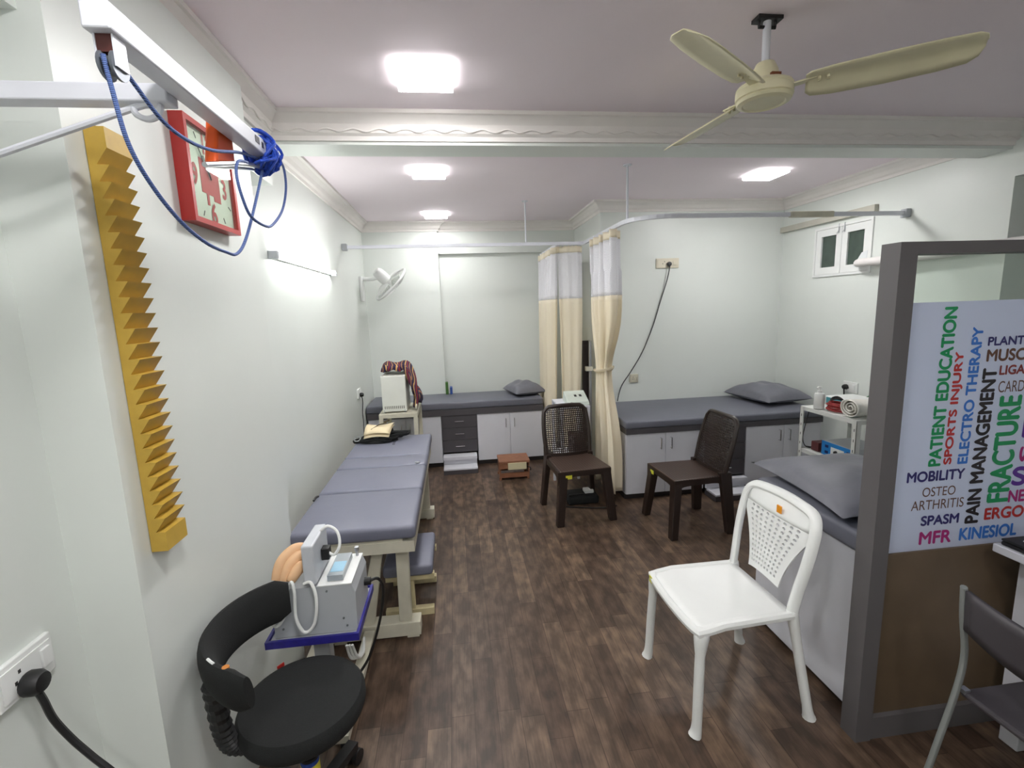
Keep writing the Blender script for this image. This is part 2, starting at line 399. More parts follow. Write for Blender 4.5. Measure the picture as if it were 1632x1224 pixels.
fx, fy, fz = 1.125, 1.69, 2.355
t = thing('ceiling_fan', 'cream three-blade ceiling fan hanging from a short white rod', 'fan', (fx, fy, ZC))
bm = NB(); tube(bm, [(fx, fy, ZC), (fx, fy, fz + .08)], .013, 14); obj('rod', bm, WHITE_METAL, t, sm=True)
bm = NB(); box(bm, fx - .045, fx + .045, fy - .022, fy + .022, ZC - .012, ZC); tube(bm, [(fx - .03, fy, ZC - .01), (fx - .03, fy, ZC - .03), (fx + .03, fy, ZC - .03), (fx + .03, fy, ZC - .01)], .006, 6)
obj('ceiling_hook', bm, BLACK_PL, t)
bm = NB(); lathe(bm, [(.016, .105), (.03, .10), (.042, .075), (.05, .04), (.05, .03), (.02, .03)], (fx, fy, fz), 28); obj('canopy', bm, FAN_CREAM, t, sm=True)
bm = NB(); lathe(bm, [(.04, .038), (.074, .034), (.089, .026), (.093, .018), (.090, .014), (.093, .010), (.093, -.012), (.088, -.015), (.090, -.019), (.086, -.027), (.070, -.032), (.066, -.028), (0, -.028)], (fx, fy, fz), 40)
obj('motor', bm, FAN_CREAM, t, sm=True)
bm = NB(); box(bm, fx - .012, fx + .022, fy - .058, fy - .045, fz + .036, fz + .050); obj('terminal_block', bm, mat('rust_brown', (120, 70, 40), .7), t)
for ang in (216, 324, 97):
    a = math.radians(ang); d = V(math.cos(a), math.sin(a), 0); s = V(-d.y, d.x, 0); c = V(fx, fy, fz + .012); rows = []
    for q, hw in ((.125, .04), (.14, .054), (.2, .062), (.35, .066), (.48, .063), (.55, .056), (.572, .04), (.58, .014)):
        row = []
        for k in range(7):
            u = -1 + k / 3
            row.append(c + d * q + s * (u * hw) + V(0, 0, -u * hw * .16 - (max(0, u - .15) * hw * .42) + .004 * (1 - u * u)))
        rows.append(row)
    bm = NB(); grid(bm, rows); b = obj('blade', bm, FAN_CREAM, t, sm=True); solid(b, .003)
    bm = NB(); bar(bm, c + d * .085 + V(0, 0, 0), c + d * .2 + V(0, 0, .009), .03, .005)
    for q in (.165, .19):
        for e in (-.01, .01): tube(bm, [c + d * q + s * e + V(0, 0, .012), c + d * q + s * e + V(0, 0, -.004)], .005, 6)
    obj('blade_bracket', bm, FAN_CREAM, b)

fc = V(-.625, 5.05, 1.925); fn = V(.66, .30, -.66).normalized()
t = thing('wall_fan', 'white wall-mounted fan in the far left corner', 'fan', (XL, 5.18, 1.88))
bm = NB(); box(bm, XL, XL + .03, 5.12, 5.23, 1.76, 2.02, bev=.01); tube(bm, smooth([(XL + .03, 5.175, 1.99), (XL + .12, 5.16, 1.99), tuple(fc - fn * .15 + V(0, 0, -.03))]), .022, 10); obj('wall_bracket', bm, WHITE_PL, t, sm=True)
bm = NB(); lathe(bm, [(.0, -.2), (.04, -.195), (.055, -.17), (.06, -.1), (.055, -.05), (.03, -.035), (.018, -.03), (.018, -.005), (0, 0)], fc, 24, fn); obj('motor_housing', bm, WHITE_PL, t, sm=True)
a1 = fn.orthogonal().normalized(); b1 = fn.cross(a1)
bm = NB(); R = .205
tube(bm, [fc + (a1 * math.cos(q) + b1 * math.sin(q)) * R for q in [k * 2 * PI / 48 for k in range(48)]], .011, 8, closed=True)
for k in range(40):
    q = k * 2 * PI / 40; e = a1 * math.cos(q) + b1 * math.sin(q)
    for sg in (-1, 1): tube(bm, [fc + e * .05 + fn * (.05 * sg), fc + e * .15 + fn * (.042 * sg), fc + e * R], .0013, 4)
obj('guard', bm, WHITE_PL, t, sm=True)
for k in range(3):
    q = k * 2 * PI / 3 + .4; e = a1 * math.cos(q) + b1 * math.sin(q); g = fn.cross(e); bm = NB()
    grid(bm, [[fc + e * r + g * (w * u) + fn * (.02 * u) for u in (-1, -.3, .3, 1)] for r, w in ((.02, .02), (.07, .045), (.12, .06), (.165, .05), (.18, .02))])
    solid(obj('blade', bm, mat('pale_fan_plastic', (206, 212, 206), .3), t, sm=True), .003)

# ------------------------------------------------------------------ curtain rails and curtains
RZ = 2.22
t = thing('curtain_rail', 'white straight curtain rail running from the left wall to the hanging curtains', 'rail', (0, 4.46, RZ))
bm = NB(); box(bm, XL, 1.235, 4.452, 4.474, RZ - .014, RZ + .014); bar(bm, (1.0, 4.46, RZ), (1.0, 5.42, RZ), .022, .026); obj('track', bm, WHITE_METAL, t)
bm = NB(); box(bm, XL, XL + .045, 4.44, 4.486, RZ - .03, RZ + .03, bev=.005); obj('end_bracket', bm, GREY_PL, t)
bm = NB(); tube(bm, [(.69, 4.463, RZ + .014), (.69, 4.463, ZC)], .007, 10); lathe(bm, [(.028, -.006), (.028, 0)], (.69, 4.463, ZC), 16); obj('hanger_rod', bm, WHITE_METAL, t, sm=True)
t = thing('curtain_rail', 'chrome-white curved curtain rail around the right-hand bed, ending at the right wall', 'rail', (2.2, 3.18, RZ))
arc = [V(1.235, 4.44, RZ), V(1.235, 3.44, RZ)] + [V(1.485 - .25 * math.cos(q), 3.43 - .25 * math.sin(q), RZ) for q in [k * PI / 16 for k in range(1, 8)]] + [V(1.485, 3.18, RZ), V(XR - .01, 3.18, RZ)]
bm = NB()
for p, q in zip(arc, arc[1:]): bar(bm, p, q + (q - p).normalized() * .002, .022, .028)
obj('track', bm, WHITE_METAL, t)
bm = NB(); box(bm, 2.35, 2.68, 3.165, 3.195, RZ - .02, RZ + .02, bev=.006); obj('joining_sleeve', bm, CREAM_METAL, t)
bm = NB(); box(bm, XR - .04, XR, 3.155, 3.205, RZ - .03, RZ + .03, bev=.005); obj('end_bracket', bm, GREY_PL, t)
bm = NB(); tube(bm, [(1.25, 3.37, RZ + .014), (1.25, 3.37, ZC)], .008, 10); lathe(bm, [(.03, -.006), (.03, 0)], (1.25, 3.37, ZC), 16); obj('hanger_rod', bm, WHITE_METAL, t, sm=True)

def curtain(label, fn, nu, top, split, bottom, mid=12, ties=None):
    """fn(u, z) -> point; white net above split, cream cloth below"""
    c = fn(.5, bottom); t = thing('curtain', label, 'curtain', (c.x, c.y, bottom), 'cream curtains with net tops')
    def sheet(z0, z1, k):
        bm = NB(); grid(bm, [[fn(i / nu, z0 + (z1 - z0) * j / k) for i in range(nu + 1)] for j in range(k + 1)]); return bm
    solid(obj('cloth', sheet(bottom, split, 40), CREAM_FAB, t, sm=True), .002)
    solid(obj('net_top', sheet(split, top - .06, 12), NET, t, sm=True), .001)
    solid(obj('heading_tape', sheet(top - .06, top, 3), CREAM_FAB, t, sm=True), .003)
    for k in range(7):
        p = fn((k + .5) / 7, top); bm = NB(); tube(bm, [p + V(0, 0, -.005), p + V(0, 0, .012)], .004, 6); obj('hook', bm, WHITE_METAL, t)
    if ties: ties(t)
    return t
def c_left(u, z):
    f = max(0, min(1, (2.2 - z) / 2)); a = .03 + .012 * f
    return V(.985 - .06 * f * (1 - u) + a * math.sin(u * 6.2 * 2 * PI + .6 * f), 4.56 + .82 * u + .012 * math.sin(u * 21 + z), z)
curtain('left cream curtain with a net top, drawn beside the foot of the back bed', c_left, 90, RZ - .016, 1.715, .1)
def c_mid(u, z):
    f = max(0, min(1, (2.2 - z) / 2))
    w = .235 - .10 * max(0, (1.9 - z) / 1.9) ** 1.5
    return V(1.005 + w * u + .01 * math.sin(z * 2.1), 4.49 + .018 * math.sin(u * 7 + .5) + .022 * math.sin(u * 2.2 * 2 * PI) * (.4 + .6 * f), z)
curtain('middle cream curtain hanging flat with a net top', c_mid, 50, RZ - .02, 1.715, .1)
def c_right(u, z):
    # gathered by its tie at z = 1.09
    tie = math.exp(-((z - 1.09) / .30) ** 2) if z > 1.09 else math.exp(-((1.09 - z) / .42) ** 2)
    halfw = .33 - .20 * tie - .06 * (z < 1.09) * (1 - tie)
    yc = 3.87 + .06 * tie
    amp = .055 * (1 - .45 * tie)
    ph = u * 5.0 * 2 * PI
    return V(1.245 + .012 * (1.6 - z) + amp * math.sin(ph) + .012 * math.sin(2.3 * ph + 2 * z) * (z < 1.9) + .03 * (1 - tie) * (z < 1.0) * math.sin(u * 9 + 1),
             yc + halfw * (1 - 2 * u) * 1.0 + .012 * math.cos(ph * 1.5 + z), z)
def r_tie(t):
    bm = NB()
    tube(bm, smooth([(1.255 + .066 * math.cos(q), 3.93 + .138 * math.sin(q), 1.095 + .02 * math.cos(q + 1)) for q in [k * 2 * PI / 14 for k in range(14)]], 4, True), .022, 8, closed=True, flat=.35)
    obj('tie_band', bm, CREAM_FAB, t, sm=True)
curtain('right cream curtain gathered by a tie band at its middle', c_right, 120, RZ - .02, 1.715, .1, ties=r_tie)

# ------------------------------------------------------------------ fixed beds: cabinets, drawers, tops, mattresses
def handle(bm, p, q, out):
    p, q, out = Vector(p), Vector(q), Vector(out)
    tube(bm, smooth([p, p + out * .9, p + out + (q - p) * .08, q + out + (p - q) * .08, q + out * .9, q], 4), .0045, 7)
def door_cabinet(label, x0, x1, xm, y, z1, depth, hz, group):
    """white cabinet with doors on its -Y face; xm: the split, None for one door"""
    t = thing('storage_cabinet', label, 'cabinet', ((x0 + x1) / 2, y + .02, 0), group)
    obj('body', B(x0, x1, y + .018, y + depth, .05, z1), WHITE_LAM, t)
    obj('plinth', B(x0, x1, y + .03, y + depth, 0, .05), BLACK_PLINTH, t)
    for a, b in ([(x0 + .002, xm - .0015), (xm + .0015, x1 - .002)] if xm else [(x0 + .002, x1 - .002)]):
        d = obj('door', B(a, b, y, y + .018, .052, z1 - .003, bev=.001, seg=1), WHITE_LAM, t)
        hx = (xm - .045 if b < xm + .01 else xm + .045) if xm else b - .05
        bm = NB(); handle(bm, (hx, y, hz - .045), (hx, y, hz + .045), (0, -.025, 0)); obj('handle', bm, CHROME, d, sm=True)
    return t
def drawer_unit(label, x0, x1, y, z0, z1, depth):
    t = thing('drawer_unit', label, 'drawers', ((x0 + x1) / 2, y + .02, z0), 'charcoal drawer units under the beds')
    obj('body', B(x0 + .002, x1 - .002, y + .018, y + depth, z0, z1), DARK_LAM, t)
    n = 3; h = (z1 - z0) / n
    for k in range(n):
        a = z0 + k * h
        d = obj('drawer', B(x0 + .003, x1 - .003, y, y + .018, a + .002, a + h - .002, bev=.001, seg=1), DARK_LAM, t)
        bm = NB(); xm = (x0 + x1) / 2; handle(bm, (xm - .045, y, a + h * .52), (xm + .045, y, a + h * .52), (0, -.025, 0)); obj('handle', bm, CHROME, d, sm=True)
    return t
def step_stool(label, x0, x1, y0, y1, zlo, zhi):
    t = thing('step_stool', label, 'step stool', ((x0 + x1) / 2, (y0 + y1) / 2, 0), 'two-tread step stools under the drawers')
    ym = y0 + .13
    obj('base', B(x0, x1, y0, y1, 0, zlo - .014), DARK_LAM, t)
    obj('tread', B(x0, x1, y0 - .004, ym + .02, zlo - .014, zlo), WHITE_LAM, t)
    obj('riser', B(x0, x1, ym + .022, y1, zlo, zhi - .03), WHITE_LAM, t)
    obj('tread', B(x0 - .003, x1 + .003, ym - .01, y1, zhi - .03, zhi), WHITE_LAM, t)
def pad(x0, x1, y0, y1, z0, z1, bev=.022, crown=.006, nx=14, ny=14):
    """upholstered slab with rounded rim and slight crown"""
    bm = NB(); box(bm, x0, x1, y0, y1, z0, z1, bev=bev, seg=4); return bm
def pillow(label, c, lx, ly, h, rz, tilt=0.0, seed=1):
    rnd = random.Random(seed); n = 26; bm = NB(); ph = [rnd.uniform(0, 6) for _ in range(4)]
    rot = Euler((tilt, 0, rz)).to_matrix()
    def pt(u, v, s):
        t = max(0, (1 - abs(u) ** 2.6)) ** .55 * max(0, (1 - abs(v) ** 2.6)) ** .55
        k = 1 - .10 * (1 - abs(u) ** 2) * abs(v) ** 3; k2 = 1 - .10 * (1 - abs(v) ** 2) * abs(u) ** 3
        wr = .06 * (math.sin(5 * u + 3 * v + ph[0]) + .6 * math.sin(9 * v - 4 * u + ph[1])) * t
        z = s * h / 2 * t * (1 + wr * (1.6 if s > 0 else .2)); 
        if s < 0: z *= .4
        return Vector(c) + rot @ V(u * lx / 2 * k2, v * ly / 2 * k, z + h * .2)
    U = [-1 + 2 * i / n for i in range(n + 1)]
    for s in (1, -1): grid(bm, [[pt(u, v, s) for u in U] for v in U])
    bmesh.ops.remove_doubles(bm, verts=bm.verts, dist=1e-5)
    return tag(obj('pillow', bm, PILLOWC, sm=True), label, 'pillow', 'grey pillows on the beds')

# back-left bed
Y1 = 4.885; D1 = YB1 - Y1 - .005
door_cabinet('white cabinet under the back-left bed, behind the trolley with the shawl', -.93, -.192, -.555, Y1, .557, D1, .44, 'white storage cabinets under the beds')
drawer_unit('charcoal three-drawer unit under the back-left bed', -.19, .182, Y1, .155, .557, D1)
door_cabinet('white two-door cabinet under the back-left bed, behind the brown wooden stool', .184, .888, .531, Y1, .557, D1, .45, 'white storage cabinets under the beds')
step_stool('white two-step stool below the drawers of the back-left bed', -.182, .16, 4.63, 4.878, .06, .145)
tag(obj('bench_top', B(-.935, .892, Y1 - .012, YB1 - .002, .558, .622), DARK_LAM), 'charcoal slab top of the back-left bed', 'bench top', 'charcoal bench tops')
tag(obj('mattress', pad(-.94, .892, Y1 - .015, YB1 - .004, .623, .697, .015), REXINE, sm=True), 'grey mattress of the long bed at the back left', 'mattress', 'grey rexine mattresses')
pillow('small grey pillow on the back-left bed, next to the left curtain', (.73, 5.16, .70), .36, .44, .20, .25, 0, 3)
for nm, x0, x1, z1, c, lb in (('book', -.138, -.108, .835, (62, 104, 40), 'thin green booklet standing upright on the back-left bed'), ('book', -.09, -.062, .78, (40, 78, 150), 'small blue box-shaped booklet upright beside the green one')):
    bm = B(x0, x1, 5.36, 5.44, .698, z1, bev=.002, seg=1); tag(obj(nm, bm, mat('cover_' + lb.split()[1], c, .5)), lb, 'book')

# right-hand back bed
Y2 = 3.68; D2 = YB2 - Y2 - .005; WC = 'white storage cabinets under the beds'
door_cabinet('white two-door cabinet under the right-hand bed, next to the gathered curtain', 1.365, 2.058, 1.709, Y2, .575, D2, .485, WC)
drawer_unit('charcoal three-drawer unit under the right-hand bed, behind the right brown chair', 2.06, 2.43, Y2, .155, .575, D2)
door_cabinet('white two-door cabinet under the right-hand bed, behind the slotted white trolley', 2.432, 3.13, 2.782, Y2, .575, D2, .485, WC)
step_stool('white two-step stool below the drawers of the right-hand bed', 2.07, 2.42, 3.50, 3.675, .06, .145)
tag(obj('bench_top', B(1.36, 3.135, Y2 - .012, YB2 - .002, .576, .622), DARK_LAM), 'charcoal slab top of the right-hand bed', 'bench top', 'charcoal bench tops')
tag(obj('mattress', pad(1.355, 3.14, Y2 - .02, YB2 - .004, .623, .685, .015), REXINE, sm=True), 'grey mattress of the bed along the right-hand back wall', 'mattress', 'grey rexine mattresses')
pillow('large grey pillow at the right end of the right-hand bed', (2.95, 4.18, .688), .50, .62, .23, .12, 0, 5)

# near right bed, behind the white chair
t = thing('storage_cabinet', 'white panelled bed base behind the white chair and the partition', 'cabinet', (2.2, 1.8, 0), WC)
obj('end_panel', B(1.47, 1.488, 1.455, 2.09, .035, .686), WHITE_LAM, t)
obj('body', B(1.489, 3.2, 1.47, 2.075, .05, .686), WHITE_LAM, t)
obj('plinth', B(1.50, 3.2, 1.50, 2.06, 0, .05), BLACK_PLINTH, t)
tag(obj('mattress', pad(1.455, 3.2, 1.452, 2.11, .687, .768, .02), REXINE, sm=True), 'grey mattress of the near right bed behind the white chair', 'mattress', 'grey rexine mattresses')
pillow('large grey pillow on the near right bed behind the white chair', (1.765, 1.855, .771), .60, .68, .17, -.10, 0, 9)

# ------------------------------------------------------------------ traction couch on the left
t = thing('traction_table', 'lilac-grey padded couch in four sections on a cream steel frame by the left wall', 'treatment table', (-.53, 3.0, 0))
for a, b in ((2.15, 2.645), (2.655, 3.065), (3.075, 3.30), (3.31, 3.86)):
    bm = pad(-.815, -.235, a, b, .575, .645, .02); obj('padded_section', bm, REXINE_L, t, sm=True)
bm = NB(); box(bm, -.52, -.50, 3.58, 3.68, .6455, .647); obj('face_slot', bm, mat('dark_slot', (70, 70, 82), .6), t)
bm = NB(); box(bm, -.31, -.285, 3.09, 3.10, .645, .655); tube(bm, [(-.30, 3.08, .65), (-.28, 3.10, .648)], .006, 6); obj('buckle', bm, GREY_PL, t)
bm = NB()
for a in ring4(-.80, -.245, 2.165, 3.80, .045): box(bm, *a, .505, .56)
box(bm, -.78, -.30, 2.17, 2.19, .5601, .573)
obj('frame', bm, CREAM_METAL, t)
bm = NB(); box(bm, -.70, -.25, 2.235, 2.315, .012, .085, bev=.003); box(bm, -.32, -.26, 2.24, 2.31, 0, .012); box(bm, -.68, -.62, 2.24, 2.31, 0, .012); obj('foot_beam', bm, CREAM_METAL, t)
bm = NB(); box(bm, -.66, -.238, 3.62, 3.70, .012, .085, bev=.003); box(bm, -.30, -.25, 3.63, 3.69, 0, .012); box(bm, -.64, -.59, 3.63, 3.69, 0, .012); obj('foot_beam', bm, CREAM_METAL, t)
bm = NB(); hexa(bm, [(-.355, 2.25, .085), (-.295, 2.25, .085), (-.295, 2.30, .085), (-.355, 2.30, .085)], [(-.345, 2.22, .505), (-.285, 2.22, .505), (-.285, 2.27, .505), (-.345, 2.27, .505)], .003); obj('leg', bm, CREAM_METAL, t)
bm = NB(); hexa(bm, [(-.56, 2.25, .085), (-.48, 2.25, .085), (-.48, 2.29, .085), (-.56, 2.29, .085)], [(-.455, 2.23, .505), (-.405, 2.23, .505), (-.405, 2.27, .505), (-.455, 2.27, .505)], .003); obj('leg', bm, CREAM_METAL, t)
bm = NB(); hexa(bm, [(-.33, 3.64, .085), (-.27, 3.64, .085), (-.27, 3.69, .085), (-.33, 3.69, .085)], [(-.33, 3.64, .505), (-.27, 3.64, .505), (-.27, 3.69, .505), (-.33, 3.69, .505)]); obj('leg', bm, CREAM_METAL, t)
bm = NB(); hexa(bm, [(-.62, 3.64, .085), (-.56, 3.64, .085), (-.56, 3.69, .085), (-.62, 3.69, .085)], [(-.62, 3.64, .505), (-.56, 3.64, .505), (-.56, 3.69, .505), (-.62, 3.69, .505)]); obj('leg', bm, CREAM_METAL, t)

t = thing('padded_stool', 'low lilac-grey padded footstool on a pale wooden frame under the couch', 'stool', (-.30, 2.62, 0))
obj('cushion', pad(-.45, -.185, 2.40, 2.79, .235, .30, .018), REXINE_L, t, sm=True)
bm = NB(); box(bm, -.44, -.18, 2.42, 2.455, .205, .234); box(bm, -.44, -.18, 2.72, 2.755, .205, .234); box(bm, -.33, -.29, 2.455, 2.72, .205, .234); obj('frame', bm, mat('pale_pine', (202, 190, 150), .6, noise=.08, nscale=25), t)
for y in (2.43, 2.74):
    bm = NB(); box(bm, -.325, -.29, y - .015, y + .015, .04, .205); obj('leg', bm, MATS['pale_pine'], t)
    bm = NB(); box(bm, -.45, -.19, y - .02, y + .02, 0, .04, bev=.002, seg=1); obj('foot', bm, MATS['pale_pine'], t)

# harness and folded papers on the couch
bm = NB(); rnd = random.Random(4)
for k in range(5):
    c = V(-.66 + .03 * k, 3.70 + .02 * k, .660 + .006 * k)
    tube(bm, smooth([c + V(.14 * math.cos(q) + rnd.uniform(-.03, .03), .07 * math.sin(q) + rnd.uniform(-.02, .02), rnd.uniform(-.004, .012)) for q in [j * 2 * PI / 7 for j in range(7)]], 5, True), .012, 6, closed=True, flat=.5)
th = thing('traction_harness', 'black strap harness lying in a heap on the far end of the couch', 'harness', (-.64, 3.72, .646))
obj('strap', bm, BLACK_FAB, th, sm=True)
bm = NB(); tube(bm, smooth([(-.78, 3.70, .658), (-.70, 3.66, .662), (-.60, 3.65, .665), (-.50, 3.72, .665)], 6), .026, 8, flat=.45); tube(bm, smooth([(-.55, 3.80, .668), (-.57, 3.86, .70), (-.62, 3.88, .69), (-.64, 3.84, .665)], 6), .03, 8, flat=.6); obj('belt', bm, BLACK_FAB, th, sm=True)
bm = NB(); tube(bm, [V(-.795 + .022 * math.cos(q), 3.69 + .03 * math.sin(q), .678 + .01 * math.sin(q)) for q in [k * PI / 8 for k in range(16)]], .005, 6, closed=True); obj('buckle_ring', bm, STEEL, th, sm=True)
bm = NB()
n = 8; rows = []
for j in range(n + 1):
    v = j / n; zz = .712 + .03 * math.sin(v * PI) + .03 * v
    rows.append([V(-.74 + .19 * u + .02 * v, 3.66 + .22 * v, zz + .012 * math.sin(u * 3 + v * 4)) for u in [i / 6 for i in range(7)]])
grid(bm, rows); rows2 = [[p + V(.0, -.01, -.016 - .01 * (1 - j / n)) for p in r] for j, r in enumerate(rows)]; grid(bm, rows2)
pt = tag(solid(obj('paper_bag', bm, mat('cream_paper', (224, 208, 172), .8, noise=.06), sm=True), .003), 'folded cream paper packet lying on the black harness', 'paper')
bm = NB(); tube(bm, smooth([(-.69, 3.70, .742), (-.64, 3.76, .764), (-.58, 3.78, .772), (-.60, 3.80, .776), (-.56, 3.82, .785)], 5), .008, 6, flat=.4); obj('scribble', bm, mat('dark_ink', (80, 70, 48), .8), pt, sm=True, local=True)

# ------------------------------------------------------------------ trolley with box and shawl (back left)
x0, x1, y0, y1, zt = -.705, -.37, 4.2, 4.72, .75
def ring_box(bm, w, z0, z1):
    for a in ring4(x0, x1, y0, y1, w): box(bm, *a, z0, z1)
t = thing('equipment_trolley', 'cream steel trolley at the back left carrying a white machine and a striped shawl', 'trolley', ((x0 + x1) / 2, (y0 + y1) / 2, 0))
bm = NB(); box(bm, x0, x1, y0, y1, zt - .006, zt); ring_box(bm, .012, zt - .035, zt - .006)
obj('top_shelf', bm, CREAM_METAL, t)
obj('lower_shelf', B(x0 + .002, x1 - .002, y0 + .002, y1 - .002, .40, .415), CREAM_METAL, t)
for x in (x0, x1 - .035):
    for y in (y0, y1 - .035):
        obj('leg', B(x, x + .035, y, y + .035, .0, zt - .035), CREAM_METAL, t)
bm = NB(); bar(bm, (x1 - .01, y0 + .02, zt + .045), (x1 - .01, y1, zt + .10), .012, .02); obj('side_rail', bm, CREAM_METAL, t)
t = thing('therapy_machine', 'off-white boxy therapy machine with vent slots on the back-left trolley', 'machine', (-.56, 4.4, zt))
obj('casing', B(-.675, -.462, 4.25, 4.62, zt + .013, 1.085, bev=.006), LIGHT_PL, t)
bm = NB()
for k in range(11): box(bm, -.655 + k * .0165, -.648 + k * .0165, 4.247, 4.2505, zt + .04, zt + .065)
obj('vent', bm, mat('vent_shadow_grey', (120, 120, 112), .7), t)
bm = NB()
for x in (-.66, -.48): tube(bm, [(x, 4.28, zt), (x, 4.28, zt + .014)], .009, 8)
for x in (-.66, -.48): tube(bm, [(x, 4.246, zt + .025), (x, 4.251, zt + .025)], .005, 8)
for x in (-.66, -.48): tube(bm, [(x, 4.59, zt), (x, 4.59, zt + .014)], .009, 8)
obj('feet', bm, GREY_PL, t)
# shawl over the machine
SHAWL = stripe_mat('striped_wool', [(40, 32, 66), (196, 156, 96), (58, 34, 74), (124, 44, 44), (36, 30, 70), (150, 110, 84), (46, 36, 60)], 4.5, 0.95, 'X', 7)
bm = NB(); prof = [(-.66, 1.115), (-.645, 1.15), (-.58, 1.155), (-.50, 1.145), (-.445, 1.12), (-.415, 1.03), (-.40, .93), (-.375, .86), (-.385, .80)]
pr = smooth([V(x, 0, z) for x, z in prof], 4); rows = []
for i, p in enumerate(pr):
    rows.append([V(p.x + .02 * math.sin(v * 5 + i * .3), 4.30 + .30 * v, p.z + .018 * math.sin(v * 9 + i * .5) + .012 * math.sin(i * .9 + v * 3)) for v in [k / 14 for k in range(15)]])
grid(bm, rows)
tag(solid(obj('shawl', bm, SHAWL, sm=True), .035, 0), 'striped purple and tan shawl draped over the boxy machine', 'shawl')
bm = NB(); tube(bm, smooth([(-.62, 4.3, .42), (-.55, 4.32, .425), (-.5, 4.4, .43), (-.45, 4.35, .425), (-.41, 4.5, .43)], 5), .012, 7); tag(obj('cord', bm, mat('dark_red_cord', (120, 40, 34), .6), sm=True), 'dark red cord lying on the lower shelf of the back-left trolley', 'cord')

# ------------------------------------------------------------------ wooden stool box
t = thing('wooden_stool', 'small reddish-brown wooden stool box on the floor below the back-left bed', 'stool', (.5, 4.45, 0))
bm = NB(); box(bm, .355, .655, 4.36, 4.60, .165, .19, bev=.003, seg=1); obj('top', bm, WOOD, t)
for x in (.36, .638): obj('side_panel', B(x, x + .012, 4.375, 4.59, .025, .165), WOOD, t)
obj('rail', B(.372, .638, 4.365, 4.38, .025, .07), WOOD, t)
obj('rail', B(.372, .638, 4.58, 4.592, .025, .165), WOOD, t)
obj('rail', B(.355, .44, 4.362, 4.376, .115, .165), WOOD, t)
obj('front_board', B(.44, .62, 4.352, 4.362, .105, .172, bev=.002, seg=1), mat('cream_board', (214, 204, 168), .6), t)
for x in (.365, .635):
    for y in (4.385, 4.57): obj('foot', B(x - .01, x + .012, y - .012, y + .012, 0, .025), WOOD, t)
bm = NB(); tube(bm, smooth([(.63, 4.35, .13), (.655, 4.34, .12), (.66, 4.36, .09), (.655, 4.42, .08)], 4), .005, 6); obj('clip', bm, BLACK_PL, t)

